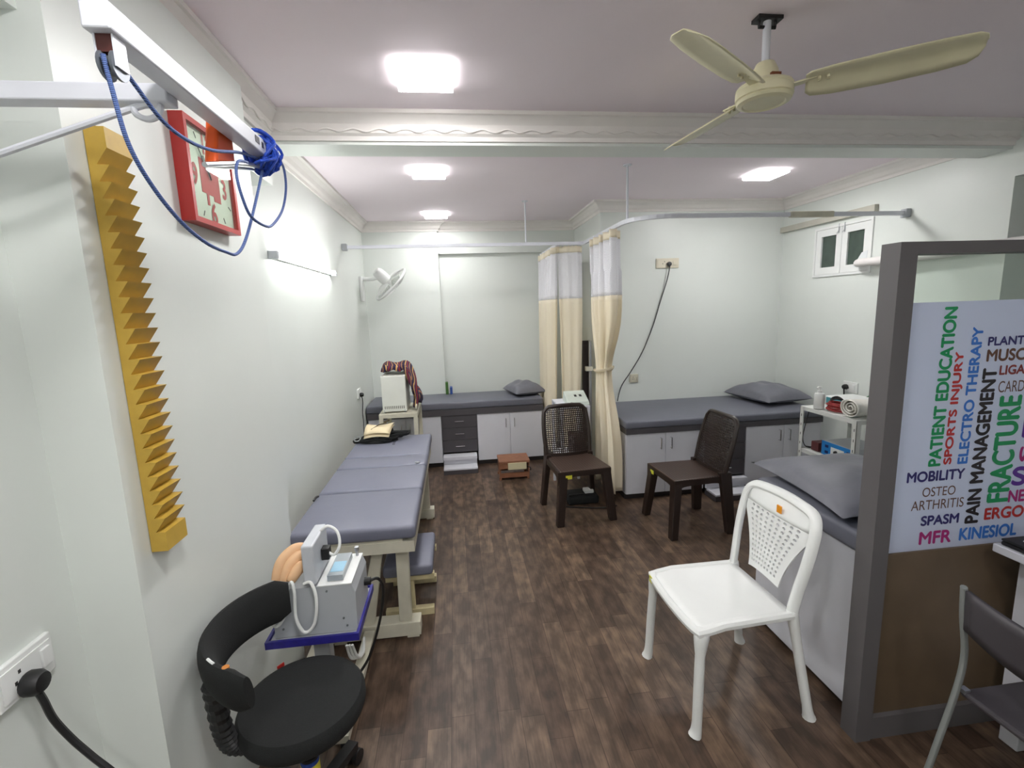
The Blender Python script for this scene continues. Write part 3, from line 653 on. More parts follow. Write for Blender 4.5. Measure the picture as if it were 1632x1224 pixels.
# ------------------------------------------------------------------ brown plastic chairs
def brown_chair(label):
    t = thing('plastic_chair', label, 'chair', (0, 0, 0), 'brown plastic chairs')
    W, Dp, H = .205, .205, .425
    bm = NB(); hexa(bm, [(-W, -Dp, H - .02), (W, -Dp, H - .02), (W * .9, Dp - .02, H - .02), (-W * .9, Dp - .02, H - .02)], [(-W, -Dp, H), (W, -Dp, H), (W * .9, Dp - .02, H), (-W * .9, Dp - .02, H)], .008)
    obj('seat', bm, BROWN_WEAVE, t, local=True)
    bm = NB()
    for a, b in (((-W, -Dp), (W, -Dp)), ((W, -Dp), (W * .9, Dp)), ((-W, -Dp), (-W * .9, Dp)), ((-W * .9, Dp), (W * .9, Dp))):
        # apron with a shallow arch
        A, Bq = V(*a, 0), V(*b, 0); d = (Bq - A); nrm = V(d.y, -d.x, 0).normalized(); k = 16; rows = []
        for i in range(k + 1):
            s = i / k; dep = .03 + .055 * abs(2 * s - 1) ** 6
            rows.append([A + d * s + V(0, 0, H - .008), A + d * s + V(0, 0, H - .02 - dep)])
        ra = [[r[0] + nrm * o, r[1] + nrm * o] for r in rows for o in (0,)]
        rb = [[r[0] - nrm * .014, r[1] - nrm * .014] for r in rows]
        for R1, R2, S1, S2 in zip(ra, ra[1:], rb, rb[1:]):
            hexa(bm, [R1[1], R2[1], S2[1], S1[1]], [R1[0], R2[0], S2[0], S1[0]])
    obj('apron', bm, BROWN_PL, t, local=True)
    for sx in (-1, 1):
        bm = NB(); x, y = sx * (W - .022), -Dp + .022; e = .026
        hexa(bm, [(sx * .214 + q * .028, -.214 + w * .026, 0) for q, w in ((-1, -1), (1, -1), (1, 1), (-1, 1))], [(x - sx * .012 + q * .034, y + .008 + w * .03, H - .03) for q, w in ((-1, -1), (1, -1), (1, 1), (-1, 1))], .006)
        obj('leg', bm, BROWN_PL, t, local=True)
        bm = NB(); x = sx * (W * .9 - .005)
        hexa(bm, [(sx * .218 + q * .022, .222 + w * .032, 0) for q, w in ((-1, -1), (1, -1), (1, 1), (-1, 1))], [(x + q * .02, Dp - .016 + w * .044, H + .02) for q, w in ((-1, -1), (1, -1), (1, 1), (-1, 1))], .006)
        obj('leg', bm, BROWN_PL, t, local=True)
    def sf(u, v):   # back surface: u across, v up
        s = 2 * u - 1; hw = .186 + .014 * math.sin(v * PI) - .008 * v - .03 * max(0, v - .88) / .12 * max(0, v - .88) / .12
        return V(s * hw, .185 + .085 * v - .03 * (1 - s * s) + .055 * 0 + .012 * v * v, .43 + .40 * v - .012 * s * s * v)
    def hole(i, j):
        m = 3
        if i < 1 or i > 20 or j < 1 or j > 22: return 0
        if min(i, 21 - i) + min(j, 23 - j) < 4: return 0
        a = ((i * 7 + j * 3) % 4) * PI / 2 + (PI / 4 if (i + j) % 2 else 0)
        r = .50
        tri = [(.5 + r * math.cos(a + q), .5 + r * math.sin(a + q)) for q in (0, 2 * PI / 3, 4 * PI / 3)]
        def at(k):
            th = -.75 * PI + k * PI / 4; d = (math.cos(th), math.sin(th)); best = 9
            for p, q in zip(tri, tri[1:] + tri[:1]):
                ex, ey = q[0] - p[0], q[1] - p[1]; den = d[0] * ey - d[1] * ex
                if abs(den) < 1e-9: continue
                tt = ((p[0] - .5) * ey - (p[1] - .5) * ex) / den
                if tt > 0: best = min(best, tt)
            return (.5 + d[0] * best, .5 + d[1] * best)
        return at
    bm = NB(); perf(bm, sf, 22, 24, hole); solid(obj('backrest', bm, BROWN_PL, t, local=True), .0035)
    bm = NB()
    path = [sf(0, 0) + V(0, .02, -.05)] + [sf(0, k / 10) for k in range(0, 10)] + [sf(.015, .97), sf(.05, 1.0)] + [sf(k / 10, 1.0) for k in range(1, 10)] + [sf(.95, 1.0), sf(.985, .97)] + [sf(1, k / 10) for k in range(9, -1, -1)] + [sf(1, 0) + V(0, .02, -.05)]
    tube(bm, path, .0165, 8); obj('back_frame', bm, BROWN_PL, t, sm=True, local=True)
    bm = NB(); P = [[sf(u / 10, 0) + V(0, 0, zz) for u in range(11)] for zz in (-.015, .02)]; grid(bm, P); solid(obj('lower_rail', bm, BROWN_PL, t, local=True), .014)
    bm = NB(); box(bm, -W + .045, -W + .095, -Dp - .002, -Dp + .001, H - .065, H - .035); obj('sticker', bm, mat('yellow_sticker', (206, 206, 60), .5), t, local=True, label='yellow sticker on the seat front')
    return t
c1 = brown_chair('brown plastic chair facing the camera in front of the curtains'); c1.location = (.905, 3.545, 0); c1.rotation_euler = (0, 0, .10)
c2 = copy_tree(c1); c2['label'] = 'brown plastic chair turned sideways in front of the right-hand bed'; c2.location = (1.648, 3.19, 0); c2.rotation_euler = (0, 0, -PI / 2 + .05)

# ------------------------------------------------------------------ white plastic chair
t = thing('plastic_chair', 'white plastic chair with a perforated back beside the partition', 'chair', (0, 0, 0))
bm = NB(); rows = []
for j in range(13):
    v = j / 12; y = -.205 + .39 * v; hw = .205 - .012 * v; row = []
    for i in range(15):
        s = -1 + i / 7; z = .448 - .012 * (1 - s * s) * math.sin(v * PI) - .022 * max(0, .25 - v) / .25 * (1 - abs(s) ** 6 * .3)
        row.append(V(s * hw, y + (.012 * (1 - s * s) * (-1) if j == 0 else 0), z))
    rows.append(row)
grid(bm, rows); solid(obj('seat', bm, WHITE_PL, t, sm=True, local=True), .016, -1)
bm = NB()
rim = [rows[j][0] for j in range(12, -1, -1)] + rows[0][1:-1] + [rows[j][-1] for j in range(13)]
tube(bm, [p + V(0, 0, -.012) for p in rim], .017, 8); obj('seat_rim', bm, WHITE_PL, t, sm=True, local=True)
for sx in (-1, 1):
    bm = NB(); P = smooth([(sx * .183, -.178, .424), (sx * .196, -.194, .39), (sx * .205, -.203, .25), (sx * .212, -.21, .05), (sx * .214, -.218, .0)], 6)
    tube(bm, P, [.019 + .010 * math.sin(PI * min(1, i / 9)) + (.006 * max(0, (i - 18) / 6)) for i in range(len(P))], 12); obj('leg', bm, WHITE_PL, t, sm=True, local=True)
    bm = NB(); P = smooth([(sx * .186, .186, .455), (sx * .188, .192, .42), (sx * .2, .22, .25), (sx * .22, .252, .05), (sx * .222, .262, 0)], 6)
    tube(bm, P, [.0185 + .004 * math.sin(PI * min(1, i / 9)) + (.007 * max(0, (i - 18) / 6)) for i in range(len(P))], 12); obj('leg', bm, WHITE_PL, t, sm=True, local=True)
def ys(z): return .185 + .078 * ((z - .43) / .4) ** 1.2 if z > .43 else .185
bm = NB()
P = [(-.186, ys(.43), .43), (-.192, ys(.52), .52), (-.203, ys(.62), .62), (-.207, ys(.72), .72), (-.2, ys(.79), .79), (-.165, ys(.825) + .008, .825), (-.08, ys(.835) + .014, .835), (0, ys(.838) + .016, .838)]
P = P + [(-x, y, z) for x, y, z in P[-2::-1]]
tube(bm, smooth(P, 5), .017, 10, flat=1.25); obj('back_frame', bm, WHITE_PL, t, sm=True, local=True)
def hwid(z): return .092 + .092 * min(1, max(0, (z - .50) / .22)) ** 1.7
def wb(u, v):
    z = .505 + .25 * v; s = 2 * u - 1; return V(s * hwid(z), ys(z) - .012 * (1 - s * s) + .004, z + .018 * (s * s) * (1 - v) * -1)
bm = NB(); perf(bm, wb, 11, 13, lambda i, j: (.29 if 0 < i < 10 and 0 < j < 13 else 0)); solid(obj('perforated_panel', bm, WHITE_PL, t, local=True), .009)
bm = NB(); rows = []
for j in range(6):
    z = .755 + .075 * j / 5; hw = [.18, .19, .196, .194, .184, .155][j]
    rows.append([V(s * hw, ys(z) + .004 - .012 * (1 - s * s) * (1 - j / 5) + .014 * (1 - s * s) * j / 5, z) for s in [-1 + k / 6 for k in range(13)]])
grid(bm, rows); solid(obj('top_panel', bm, WHITE_PL, t, sm=True, local=True), .013)
bm = NB(); box(bm, .012, .036, ys(.79) - .019, ys(.79) - .0135, .775, .806); obj('sticker', bm, mat('orange_sticker', (232, 150, 30), .5), t, local=True, label='orange square sticker')
bm = NB(); box(bm, -.19, -.165, -.2235, -.2215, .40, .43); obj('sticker', bm, MATS['yellow_sticker'], t, local=True)
t.location = (1.045, 1.715, 0); t.rotation_euler = (0, 0, -PI / 2 + .03)

# ------------------------------------------------------------------ glazed partition with lettering
PX0, PX1, PY = 1.40, 3.25, 1.41
t = thing('partition', 'charcoal framed partition with clear glass over a printed film of coloured words', 'partition', (2.3, PY, 0))
obj('post', B(PX0, 1.462, PY - .035, PY + .035, 0, 1.805), DARK_FRAME, t)
obj('post', B(PX1 - .06, PX1, PY - .035, PY + .035, 0, 1.805), DARK_FRAME, t)
obj('top_rail', B(1.462, PX1 - .06, PY - .035, PY + .035, 1.768, 1.805), DARK_FRAME, t)
obj('bottom_rail', B(1.462, PX1 - .06, PY - .03, PY + .03, 0, .09), DARK_FRAME, t)
obj('lower_panel', B(1.462, PX1 - .06, PY - .012, PY + .012, .09, .732), WOOD_D, t)
gl = obj('glass_pane', B(1.462, PX1 - .06, PY + .002, PY + .008, .732, 1.768), GLASS, t)
fm = obj('printed_film', B(1.462, PX1 - .06, PY - .004, PY + .0015, .732, 1.614), FILM, t, label='pale blue-grey film printed with words')
def letters(txt, x, z, length, height, rgb, ang=0, bold=.012):
    cu = bpy.data.curves.new('lettering', 'FONT'); cu.body = txt; cu.size = 1
    o = bpy.data.objects.new('tmp', cu); COL.objects.link(o)
    dg = bpy.context.evaluated_depsgraph_get(); me = bpy.data.meshes.new_from_object(o.evaluated_get(dg))
    COL.objects.unlink(o); bpy.data.objects.remove(o)
    xs = [v.co.x for v in me.vertices]; zs = [v.co.y for v in me.vertices]; ax, az = min(xs), min(zs)
    sx, sz = length / (max(xs) - ax), height / (max(zs) - az)
    c, s = math.cos(math.radians(ang)), math.sin(math.radians(ang))
    for v in me.vertices:
        p, q = (v.co.x - ax) * sx, (v.co.y - az) * sz
        v.co = (x + p * c - q * s - t.location.x, PY - .0052 - t.location.y, z + p * s + q * c - t.location.z)
    if bold:
        b = bmesh.new(); b.from_mesh(me); d = min(.0035, height * .05)
        for k, (dx, dz) in enumerate(((d, 0), (-d, 0), (0, d), (0, -d))):
            b2 = me.copy(); b2.transform(Matrix.Translation((dx, -.00012 * (k + 1), dz))); b.from_mesh(b2)
        b.to_mesh(me); b.free()
    me.materials.clear(); me.materials.append(mat('print_%d_%d_%d' % rgb, rgb, .5, noise=.01))
    l = bpy.data.objects.new('lettering', me); COL.objects.link(l); l.parent = fm
    l['label'] = 'printed word%s %s' % ('s' if ' ' in txt else '', txt)
GRN, RED, BLU, BLK, NAV, BRN, MAG, PUR = (22, 140, 84), (178, 46, 44), (52, 112, 196), (38, 32, 36), (44, 38, 100), (98, 66, 52), (160, 30, 110), (86, 40, 140)
letters('PATIENT EDUCATION', 1.661, 1.048, .547, .046, GRN, 90)
letters('SPORTS INJURY', 1.712, 1.051, .394, .038, RED, 90)
letters('ELECTRO THERAPY', 1.768, 1.049, .477, .038, BLU, 90)
letters('PAIN MANAGEMENT', 1.841, .821, .561, .052, BLK, 90)
letters('FRACTURE', 1.955, .894, .387, .085, GRN, 90)
letters('MOBILITY', 1.538, .993, .225, .036, NAV)
letters('OSTEO', 1.604, .935, .131, .034, BRN, 0, .0)
letters('ARTHRITIS', 1.565, .886, .209, .036, BRN, 0, .0)
letters('SPASM', 1.611, .827, .150, .035, NAV)
letters('MFR', 1.612, .756, .126, .045, MAG)
letters('KINESIOL', 1.774, .757, .235, .045, BLU)
letters('ERGO', 1.868, .828, .160, .042, RED)
letters('NE', 1.958, .888, .065, .042, MAG)
letters('PLANT', 1.794, 1.462, .140, .028, NAV)
letters('MUSC', 1.796, 1.408, .150, .039, BRN)
letters('LIGA', 1.853, 1.359, .098, .031, (130, 52, 50))
letters('CARD', 1.856, 1.296, .104, .040, BRN, 0, 0)
letters('S', 1.963, .951, .055, .066, PUR)
letters('S', 2.03, 1.04, .055, .05, MAG, 90)
letters('E', 2.045, 1.13, .065, .065, PUR, 90)

# ------------------------------------------------------------------ desk, laptop and metal chair (lower right)
t = thing('desk', 'white desk against the partition at the right edge', 'desk', (2.2, .95, 0))
obj('desk_top', B(1.835, 2.75, .45, 1.345, .742, .772, bev=.003, seg=1), WHITE_LAM, t)
obj('side_panel', B(1.945, 1.97, .50, 1.335, .10, .742), WHITE_LAM, t)
obj('side_panel', B(2.66, 2.685, .50, 1.335, .10, .742), WHITE_LAM, t)
for x in (1.93, 2.65):
    for y in (.55, 1.285): obj('foot', B(x, x + .05, y - .03, y + .03, 0, .10, bev=.004), WHITE_LAM, t)
t = thing('laptop', 'closed black laptop with a small round white mark on the white desk', 'laptop', (1.95, 1.2, .772))
obj('body', B(1.845, 2.2, 1.07, 1.33, .773, .788, bev=.006), BLACK_PL, t); obj('lid', B(1.845, 2.2, 1.07, 1.33, .7885, .797, bev=.004), BLACK_PL, t)
bm = NB(); lathe(bm, [(.011, 0), (.011, .0008), (0, .0008)], (1.895, 1.288, .797), 20); obj('emblem', bm, WHITE_PL, t)

t = thing('metal_chair', 'dark chair with grey bent metal legs facing the white desk', 'chair', (1.65, .9, 0))
for y in (1.10, .70):
    bm = NB(); P = smooth([(1.425, y, .80), (1.435, y, .70), (1.455, y, .58), (1.445, y, .47), (1.40, y, .28), (1.345, y, .06), (1.33, y, .012)], 6); tube(bm, P, .0125, 10, flat=.7); obj('leg', bm, mat('grey_metal_tube', (136, 140, 138), .4, metal=.3), t, sm=True)
    bm = NB(); P = smooth([(1.79, y, .44), (1.83, y, .36), (1.85, y, .05), (1.852, y, .012)], 5); tube(bm, P, .0125, 10); obj('leg', bm, MATS['grey_metal_tube'], t, sm=True)
CH_DK = mat('dark_grey_seat', (62, 58, 62), .5, noise=.06)
bm = NB(); rows = []
for j in range(6):
    z = .67 + .125 * j / 5
    rows.append([V(1.435 - .035 * math.sin(PI * k / 12) - .01 * (j / 5), 1.09 - .38 * k / 12, z - .012 * math.sin(PI * k / 12) * (1 - j / 5)) for k in range(13)])
grid(bm, rows); solid(obj('backrest', bm, CH_DK, t, sm=True), .012)
bm = NB(); box(bm, 1.455, 1.86, .70, 1.10, .443, .462, bev=.008); obj('seat', bm, CH_DK, t)
bm = NB(); box(bm, 1.455, 1.475, 1.085, 1.105, .455, .468); obj('bracket', bm, STEEL, t)

# ------------------------------------------------------------------ slotted trolley on the right and what stands on it
x0, x1, y0, y1 = 2.70, 3.16, 2.86, 3.40
t = thing('equipment_trolley', 'white slotted-angle trolley beside the right-hand bed, behind the partition', 'trolley', ((x0 + x1) / 2, (y0 + y1) / 2, 0))
def shelf(z):
    bm = NB(); box(bm, x0 + .0035, x1 - .0035, y0 + .0035, y1 - .0035, z - .004, z)
    for a in ring4(x0 + .0035, x1 - .0035, y0 + .0035, y1 - .0035, .003): box(bm, *a, z - .03, z - .0045)
    return bm
for z in (.80, .46, .14): obj('shelf', shelf(z), mat('white_slotted_steel', (216, 218, 214), .45, noise=.04), t)
for x, sx in ((x0, 1), (x1, -1)):
    for y, sy in ((y0, 1), (y1, -1)):
        bm = NB(); box(bm, min(x, x + sx * .035), max(x, x + sx * .035), min(y, y + sy * .003), max(y, y + sy * .003), .045, .80); box(bm, min(x, x + sx * .003), max(x, x + sx * .003), min(y, y + sy * .035), max(y, y + sy * .035), .045, .80)
        p = obj('leg', bm, MATS['white_slotted_steel'], t)
        bm = NB()
        for k in range(9): 
            zz = .12 + k * .075; xx = x - .0006 if sx > 0 else x + .0006
            box(bm, min(xx, xx + .0004), max(xx, xx + .0004), y + sy * .014, y + sy * .022, zz, zz + .02) if sy > 0 else box(bm, xx, xx + .0004, y - .022, y - .014, zz, zz + .02)
        obj('slots', bm, mat('slot_shadow', (110, 110, 108), .7), p)
        bm = NB(); lathe(bm, [(.022, -.012), (.022, .012)], (x + sx * .015, y + sy * .015, .022), 16, (0, 1, 0)); obj('caster', bm, BLACK_PL, t, sm=True)
t = thing('dispenser_bottle', 'white pump dispenser bottle on the corner of the right trolley', 'bottle', (2.738, 3.255, .804))
bm = NB(); lathe(bm, [(.033, 0), (.036, .004), (.036, .105), (.032, .118), (.016, .122)], (2.738, 3.255, .8045), 24); obj('body', bm, WHITE_PL, t, sm=True)
bm = NB(); lathe(bm, [(.016, .1225), (.017, .14), (.007, .142), (.006, .165)], (2.738, 3.255, .8045), 16); tube(bm, [(2.748, 3.255, .968), (2.72, 3.25, .972), (2.705, 3.245, .966)], .006, 8); obj('pump', bm, WHITE_PL, t, sm=True)
t = thing('therapy_machine', 'flat white therapy unit with a teal front edge at the back of the right trolley', 'machine', (3.02, 3.2, .804))
obj('casing', B(2.90, 3.14, 3.02, 3.385, .8045, .875, bev=.006), WHITE_PL, t); obj('front_panel', B(2.893, 2.9, 3.04, 3.37, .812, .866), mat('teal_panel', (70, 140, 150), .4), t)
bm = NB(); rnd = random.Random(2)
for k in range(8):
    c = V(2.79, 3.145, .816 + .007 * k); r1, r2 = rnd.uniform(.035, .055), rnd.uniform(.05, .075); tl = rnd.uniform(-.06, .06)
    tube(bm, [c + V(r1 * math.cos(q), r2 * math.sin(q), .004 * math.sin(q + k) + tl * r1 * math.cos(q) * .5) for q in [j * 2 * PI / 20 for j in range(20)]], .0055, 6, closed=True)
cr = tag(obj('lead_wire', bm, mat('red_wire', (142, 34, 34), .5, noise=.3, nscale=60), sm=True), 'coiled red lead wires heaped on the right trolley', 'wire')
bm = NB()
for k in range(2):
    c = V(2.79, 3.145, .892 + .006 * k); tube(bm, [c + V(.035 * math.cos(q), .045 * math.sin(q), .01 * math.sin(2 * q)) for q in [j * 2 * PI / 18 for j in range(18)]], .0045, 6, closed=True)
tag(obj('lead_wire', bm, mat('black_wire', (26, 24, 26), .5), sm=True), 'black lead wires on top of the red coil on the right trolley', 'wire')
t = thing('towel', 'rolled white towel with a green border at the near end of the right trolley', 'towel', (2.82, 2.95, .804))
bm = NB(); sp = []
for k in range(60):
    q = k * .33; r = .012 + .0016 * k * .75; sp.append((r * math.cos(q), r * math.sin(q)))
rows = [[V(2.715 + .24 * i / 10, 2.945 + c * 1.0 + .02 * math.sin(i * .7), .874 + s * .82) for c, s in sp] for i in range(11)]
grid(bm, rows); solid(obj('roll', bm, mat('white_terry', (232, 230, 222), .95, noise=.03, bump=.3, bscale=200), t, sm=True), .006)
bm = NB(); rows = [[V(2.90 + .03 * i, 2.945 + .092 * math.cos(q), .874 + .079 * math.sin(q)) for q in [PI * .25 + k * PI / 16 for k in range(9)]] for i in range(2)]; grid(bm, rows); solid(obj('border', bm, mat('green_border', (40, 120, 60), .8), t, sm=True), .003)
t = thing('therapy_machine', 'blue-fronted electrotherapy unit on the lower shelf of the right trolley', 'machine', (2.9, 3.05, .464))
obj('casing', B(2.735, 3.0, 2.905, 3.19, .466, .575, bev=.003), GREY_PL, t)
fp = obj('front_panel', B(2.729, 2.735, 2.905, 3.19, .468, .573), mat('bright_blue_panel', (40, 128, 200), .4), t)
bm = B(2.7275, 2.729, 2.98, 3.10, .488, .545); obj('display', bm, WHITE_PL, fp)
bm = NB()
for y in (2.925, 3.125): 
    for z in (.485, .53): box(bm, 2.727, 2.729, y, y + .03, z, z + .02)
obj('button', bm, mat('navy_button', (28, 40, 100), .4), fp)
bm = NB(); lathe(bm, [(.014, 0), (.012, .012), (0, .012)], (2.7275, 3.05, .515), 16, (-1, 0, 0)); obj('knob', bm, BLACK_PL, fp, sm=True)
bm = B(2.74, 2.83, 3.235, 3.31, .4645, .535, bev=.004); tag(obj('box', bm, mat('dark_maroon_box', (88, 40, 42), .6)), 'small dark maroon box on the lower shelf beside the blue-fronted unit', 'box')
bm = NB(); tube(bm, smooth([(2.78, 3.39, .79), (2.775, 3.41, .70), (2.75, 3.415, .55), (2.74, 3.38, .48), (2.76, 3.34, .468), (2.735, 3.36, .475), (2.80, 3.32, .470)], 6), .004, 6); tag(obj('cord', bm, BLACK_PL, sm=True), 'thin black cord hanging at the far corner of the right trolley', 'cord')

# ------------------------------------------------------------------ small trolley behind the brown chair, with machine and clutter
t = thing('equipment_trolley', 'small white-topped trolley behind the left brown chair', 'trolley', (1.03, 4.08, 0))
obj('top_shelf', B(.865, 1.125, 3.90, 4.28, .775, .79), WHITE_METAL, t)
obj('lower_shelf', B(.865, 1.125, 3.90, 4.28, .30, .312), WHITE_METAL, t)
for x in (.866, 1.10):
    for y in (3.90, 4.258): obj('leg', B(x, x + .022, y, y + .022, .0, .775), WHITE_METAL, t)
t = thing('therapy_machine', 'pale wedge-shaped console with two small dark windows behind the left brown chair', 'machine', (1.04, 4.05, .79))
bm = NB(); hexa(bm, [(.93, 3.93, .792), (1.13, 3.93, .792), (1.15, 4.2, .792), (.95, 4.2, .792)], [(.935, 3.94, .822), (1.125, 3.94, .822), (1.145, 4.19, .878), (.955, 4.19, .878)], .004); obj('casing', bm, mat('pale_green_grey', (206, 216, 208), .4), t)
bm = NB()
for x in (1.025, 1.07): hexa(bm, [(x, 4.05, .8475), (x + .022, 4.05, .8475), (x + .023, 4.09, .8565), (x + .001, 4.09, .8565)], [(x, 4.05, .8495), (x + .022, 4.05, .8495), (x + .023, 4.09, .8585), (x + .001, 4.09, .8585)])
obj('display', bm, BLACK_PL, t)
bm = NB(); tube(bm, smooth([(.97, 3.92, .81), (.95, 3.88, .83), (.98, 3.87, .825), (1.02, 3.89, .80), (1.0, 3.93, .80)], 5), .004, 6); tag(obj('cord', bm, mat('grey_cord', (150, 150, 144), .5), sm=True), 'grey cord looped at the front of the wedge-shaped console', 'cord')
bm = B(.99, 1.12, 3.95, 4.2, .313, .50, bev=.01); tag(obj('box', bm, mat('dark_brown_case', (58, 34, 32), .5)), 'dark brown case on the lower shelf behind the left brown chair', 'box')
t = thing('floor_bag', 'low black bag on the floor under the left brown chair', 'bag', (.98, 3.75, 0))
bm = B(.86, 1.13, 3.66, 3.86, 0, .07, bev=.02, seg=3); obj('body', bm, BLACK_FAB, t, sm=True)
bm = NB(); tube(bm, smooth([(.9, 3.70, .068), (.88, 3.68, .085), (.98, 3.67, .092), (1.06, 3.70, .07)], 5), .006, 6); obj('strap', bm, BLACK_PL, t, sm=True)
bm = B(1.02, 1.10, 3.72, 3.80, .071, .10, bev=.008); tag(obj('adapter', bm, WHITE_PL), 'white power adapter on the black bag under the left brown chair', 'adapter')
bm = NB(); tube(bm, smooth([(1.25, 3.58, .006), (1.12, 3.56, .006), (.95, 3.60, .006), (.80, 3.66, .006), (.78, 3.74, .006), (.84, 3.79, .006)], 6), .005, 6); tag(obj('cable', bm, BLACK_PL, sm=True), 'black cable looped on the floor around the black bag', 'cable')
t = thing('leaning_board', 'dark brown board with a steel pole standing between the curtains', 'board', (1.31, 4.36, 0))
obj('board', B(1.25, 1.33, 4.585, 4.62, 0, 1.30), mat('very_dark_brown', (38, 27, 22), .5), t)
bm = NB(); tube(bm, [(1.317, 4.565, 0), (1.317, 4.565, 1.30)], .016, 12); obj('pole', bm, STEEL, t, sm=True)
bm = B(1.27, 1.34, 4.545, 4.625, 1.0, 1.045, bev=.004); obj('clamp', bm, CREAM_METAL, t)

# ------------------------------------------------------------------ traction unit on its stand (left foreground)
t = thing('machine_stand', 'grey pedestal stand with a dark-blue-edged tray beside the couch', 'stand', (-.55, 1.74, 0))
obj('tray', B(-.705, -.405, 1.60, 1.89, .495, .505), GREY_PL, t)
bm = NB()
for a in ring4(-.716, -.396, 1.589, 1.900, .010): box(bm, *a, .488, .515)
obj('tray_rim', bm, BLUE_EDGE, t, label='dark blue rim')
bm = NB(); box(bm, -.60, -.54, 1.72, 1.77, .0785, .495, bev=.003); obj('pole', bm, GREY_PL, t)
bm = NB(); box(bm, -.60, -.51, 1.70, 1.79, .455, .494, bev=.004); obj('clamp', bm, BLACK_PL, t)
bm = NB(); box(bm, -.71, -.53, 1.72, 1.77, .05, .078, bev=.003); obj('base_bar', bm, CREAM_METAL, t)
for x in (-.735, -.50):
    bm = NB(); bar(bm, (x, 1.62, .06), (x, 2.22, .06), .05, .03); l = obj('base_leg', bm, CREAM_METAL, t)
    for y in (1.65, 2.19):
        bm = NB(); lathe(bm, [(.022, -.01), (.022, .01)], (x, y, .022), 14, (1, 0, 0)); obj('caster', bm, BLACK_PL, l, sm=True)
t = thing('traction_unit', 'grey traction machine with an upright control head on the blue-edged stand', 'machine', (-.55, 1.74, .506))
bm = NB(); prism(bm, [(-.69, .507), (-.405, .507), (-.402, .655), (-.415, .69), (-.69, .69)], 'Y', 1.62, 1.83); obj('casing', bm, GREY_PL, t)
obj('lid', B(-.53, -.412, 1.617, 1.832, .6905, .694), WHITE_PL, t)
hd = obj('control_head', B(-.574, -.532, 1.62, 1.80, .6955, .845, bev=.006), mat('light_grey_head', (198, 202, 208), .4), t)
bm = B(-.5315, -.503, 1.70, 1.735, .745, .79, bev=.003); obj('plug', bm, BLACK_PL, hd)
bm = NB(); tube(bm, smooth([(-.51, 1.715, 0.770), (-.485, 1.70, 0.765), (-.465, 1.71, 0.795), (-.475, 1.73, 0.840), (-.51, 1.74, 0.860), (-.54, 1.74, 0.840)], 6), .0055, 8); obj('lead', bm, WHITE_PL, hd, sm=True, label='white cable loop')
bm = NB()
for x, z in ((-.66, .67), (-.50, .67), (-.66, .54), (-.45, .56), (-.60, .535), (-.44, .53)): tube(bm, [(x, 1.617, z), (x, 1.621, z)], .004, 8)
obj('screws', bm, mat('screw_grey', (120, 124, 126), .4, metal=.5), t)
bm = NB(); tube(bm, [(-.404, 1.78, .60), (-.38, 1.78, .60)], .016, 10); tube(bm, smooth([(-.385, 1.78, .60), (-.355, 1.80, .595), (-.345, 1.84, .52), (-.38, 1.89, .35), (-.44, 1.92, .17), (-.49, 1.93, .085)], 6), .006, 8); obj('power_cord', bm, BLACK_PL, t, sm=True)
bm = NB(); tube(bm, [(-.43, 1.815, .694), (-.43, 1.815, .715)], .006, 8); tube(bm, [(-.43, 1.815, .715), (-.43, 1.815, .73)], .009, 8); obj('switch', bm, STEEL, t, sm=True)
t = thing('hand_remote', 'small grey remote with a pale blue label on the lid of the traction machine', 'remote', (-.47, 1.72, .72))
def slope(y0, y1, x0, x1, h0, h1):
    zz = lambda x: .6943
    bm = NB(); hexa(bm, [(x0, y0, zz(x0) + h0), (x1, y0, zz(x1) + h0), (x1, y1, zz(x1) + h0), (x0, y1, zz(x0) + h0)], [(x0, y0, zz(x0) + h1), (x1, y0, zz(x1) + h1), (x1, y1, zz(x1) + h1), (x0, y1, zz(x0) + h1)]); return bm
obj('body', slope(1.64, 1.80, -.50, -.445, .001, .022), mat('clear_grey_case', (150, 158, 164), .3), t)
obj('face', slope(1.665, 1.735, -.495, -.45, .0222, .0235), mat('pale_blue_label', (150, 196, 220), .4), t)
t = thing('traction_strap', 'folded beige rubber straps heaped on the traction machine behind the black backrest', 'strap', (-.64, 1.68, .72))
for P, r in (([(-.672, 1.64, .717), (-.658, 1.67, .765), (-.625, 1.71, .79), (-.592, 1.73, .785)], .026), ([(-.645, 1.635, .714), (-.632, 1.66, .752), (-.605, 1.69, .775), (-.588, 1.70, .765)], .023), ([(-.622, 1.63, .713), (-.61, 1.645, .732), (-.592, 1.665, .75), (-.586, 1.68, .738)], .022)):
    bm = NB(); Q = smooth(P, 6); n = len(Q); tube(bm, Q, [r * (.65 + .35 * math.sin(PI * (i + 1) / (n + 1))) for i in range(n)], 12, flat=.75); obj('fold', bm, BEIGE, t, sm=True)
bm = NB(); tube(bm, smooth([(-.70, 1.612, .68), (-.695, 1.60, .60), (-.67, 1.595, .57), (-.64, 1.60, .61), (-.63, 1.605, .68), (-.61, 1.605, .725), (-.60, 1.595, .69), (-.60, 1.585, .60), (-.575, 1.583, .545), (-.54, 1.583, .575), (-.528, 1.59, .66), (-.545, 1.605, .715), (-.572, 1.612, .71)], 6), .0058, 8); tag(obj('cord', bm, WHITE_PL, sm=True), 'white cord hanging in two loops in front of the traction machine', 'cord')
bm = NB()
for k in range(3): tube(bm, smooth([(-.545 + .012 * k, 1.96, .20), (-.535 + .015 * k, 1.98, .12), (-.515 + .01 * k, 2.04, .085 + .008 * k), (-.51, 2.14, .083 + .008 * k)], 6), .006, 6)
tag(obj('cable', bm, WHITE_PL, sm=True), 'bundle of white cables hanging by the base of the stand', 'cable')

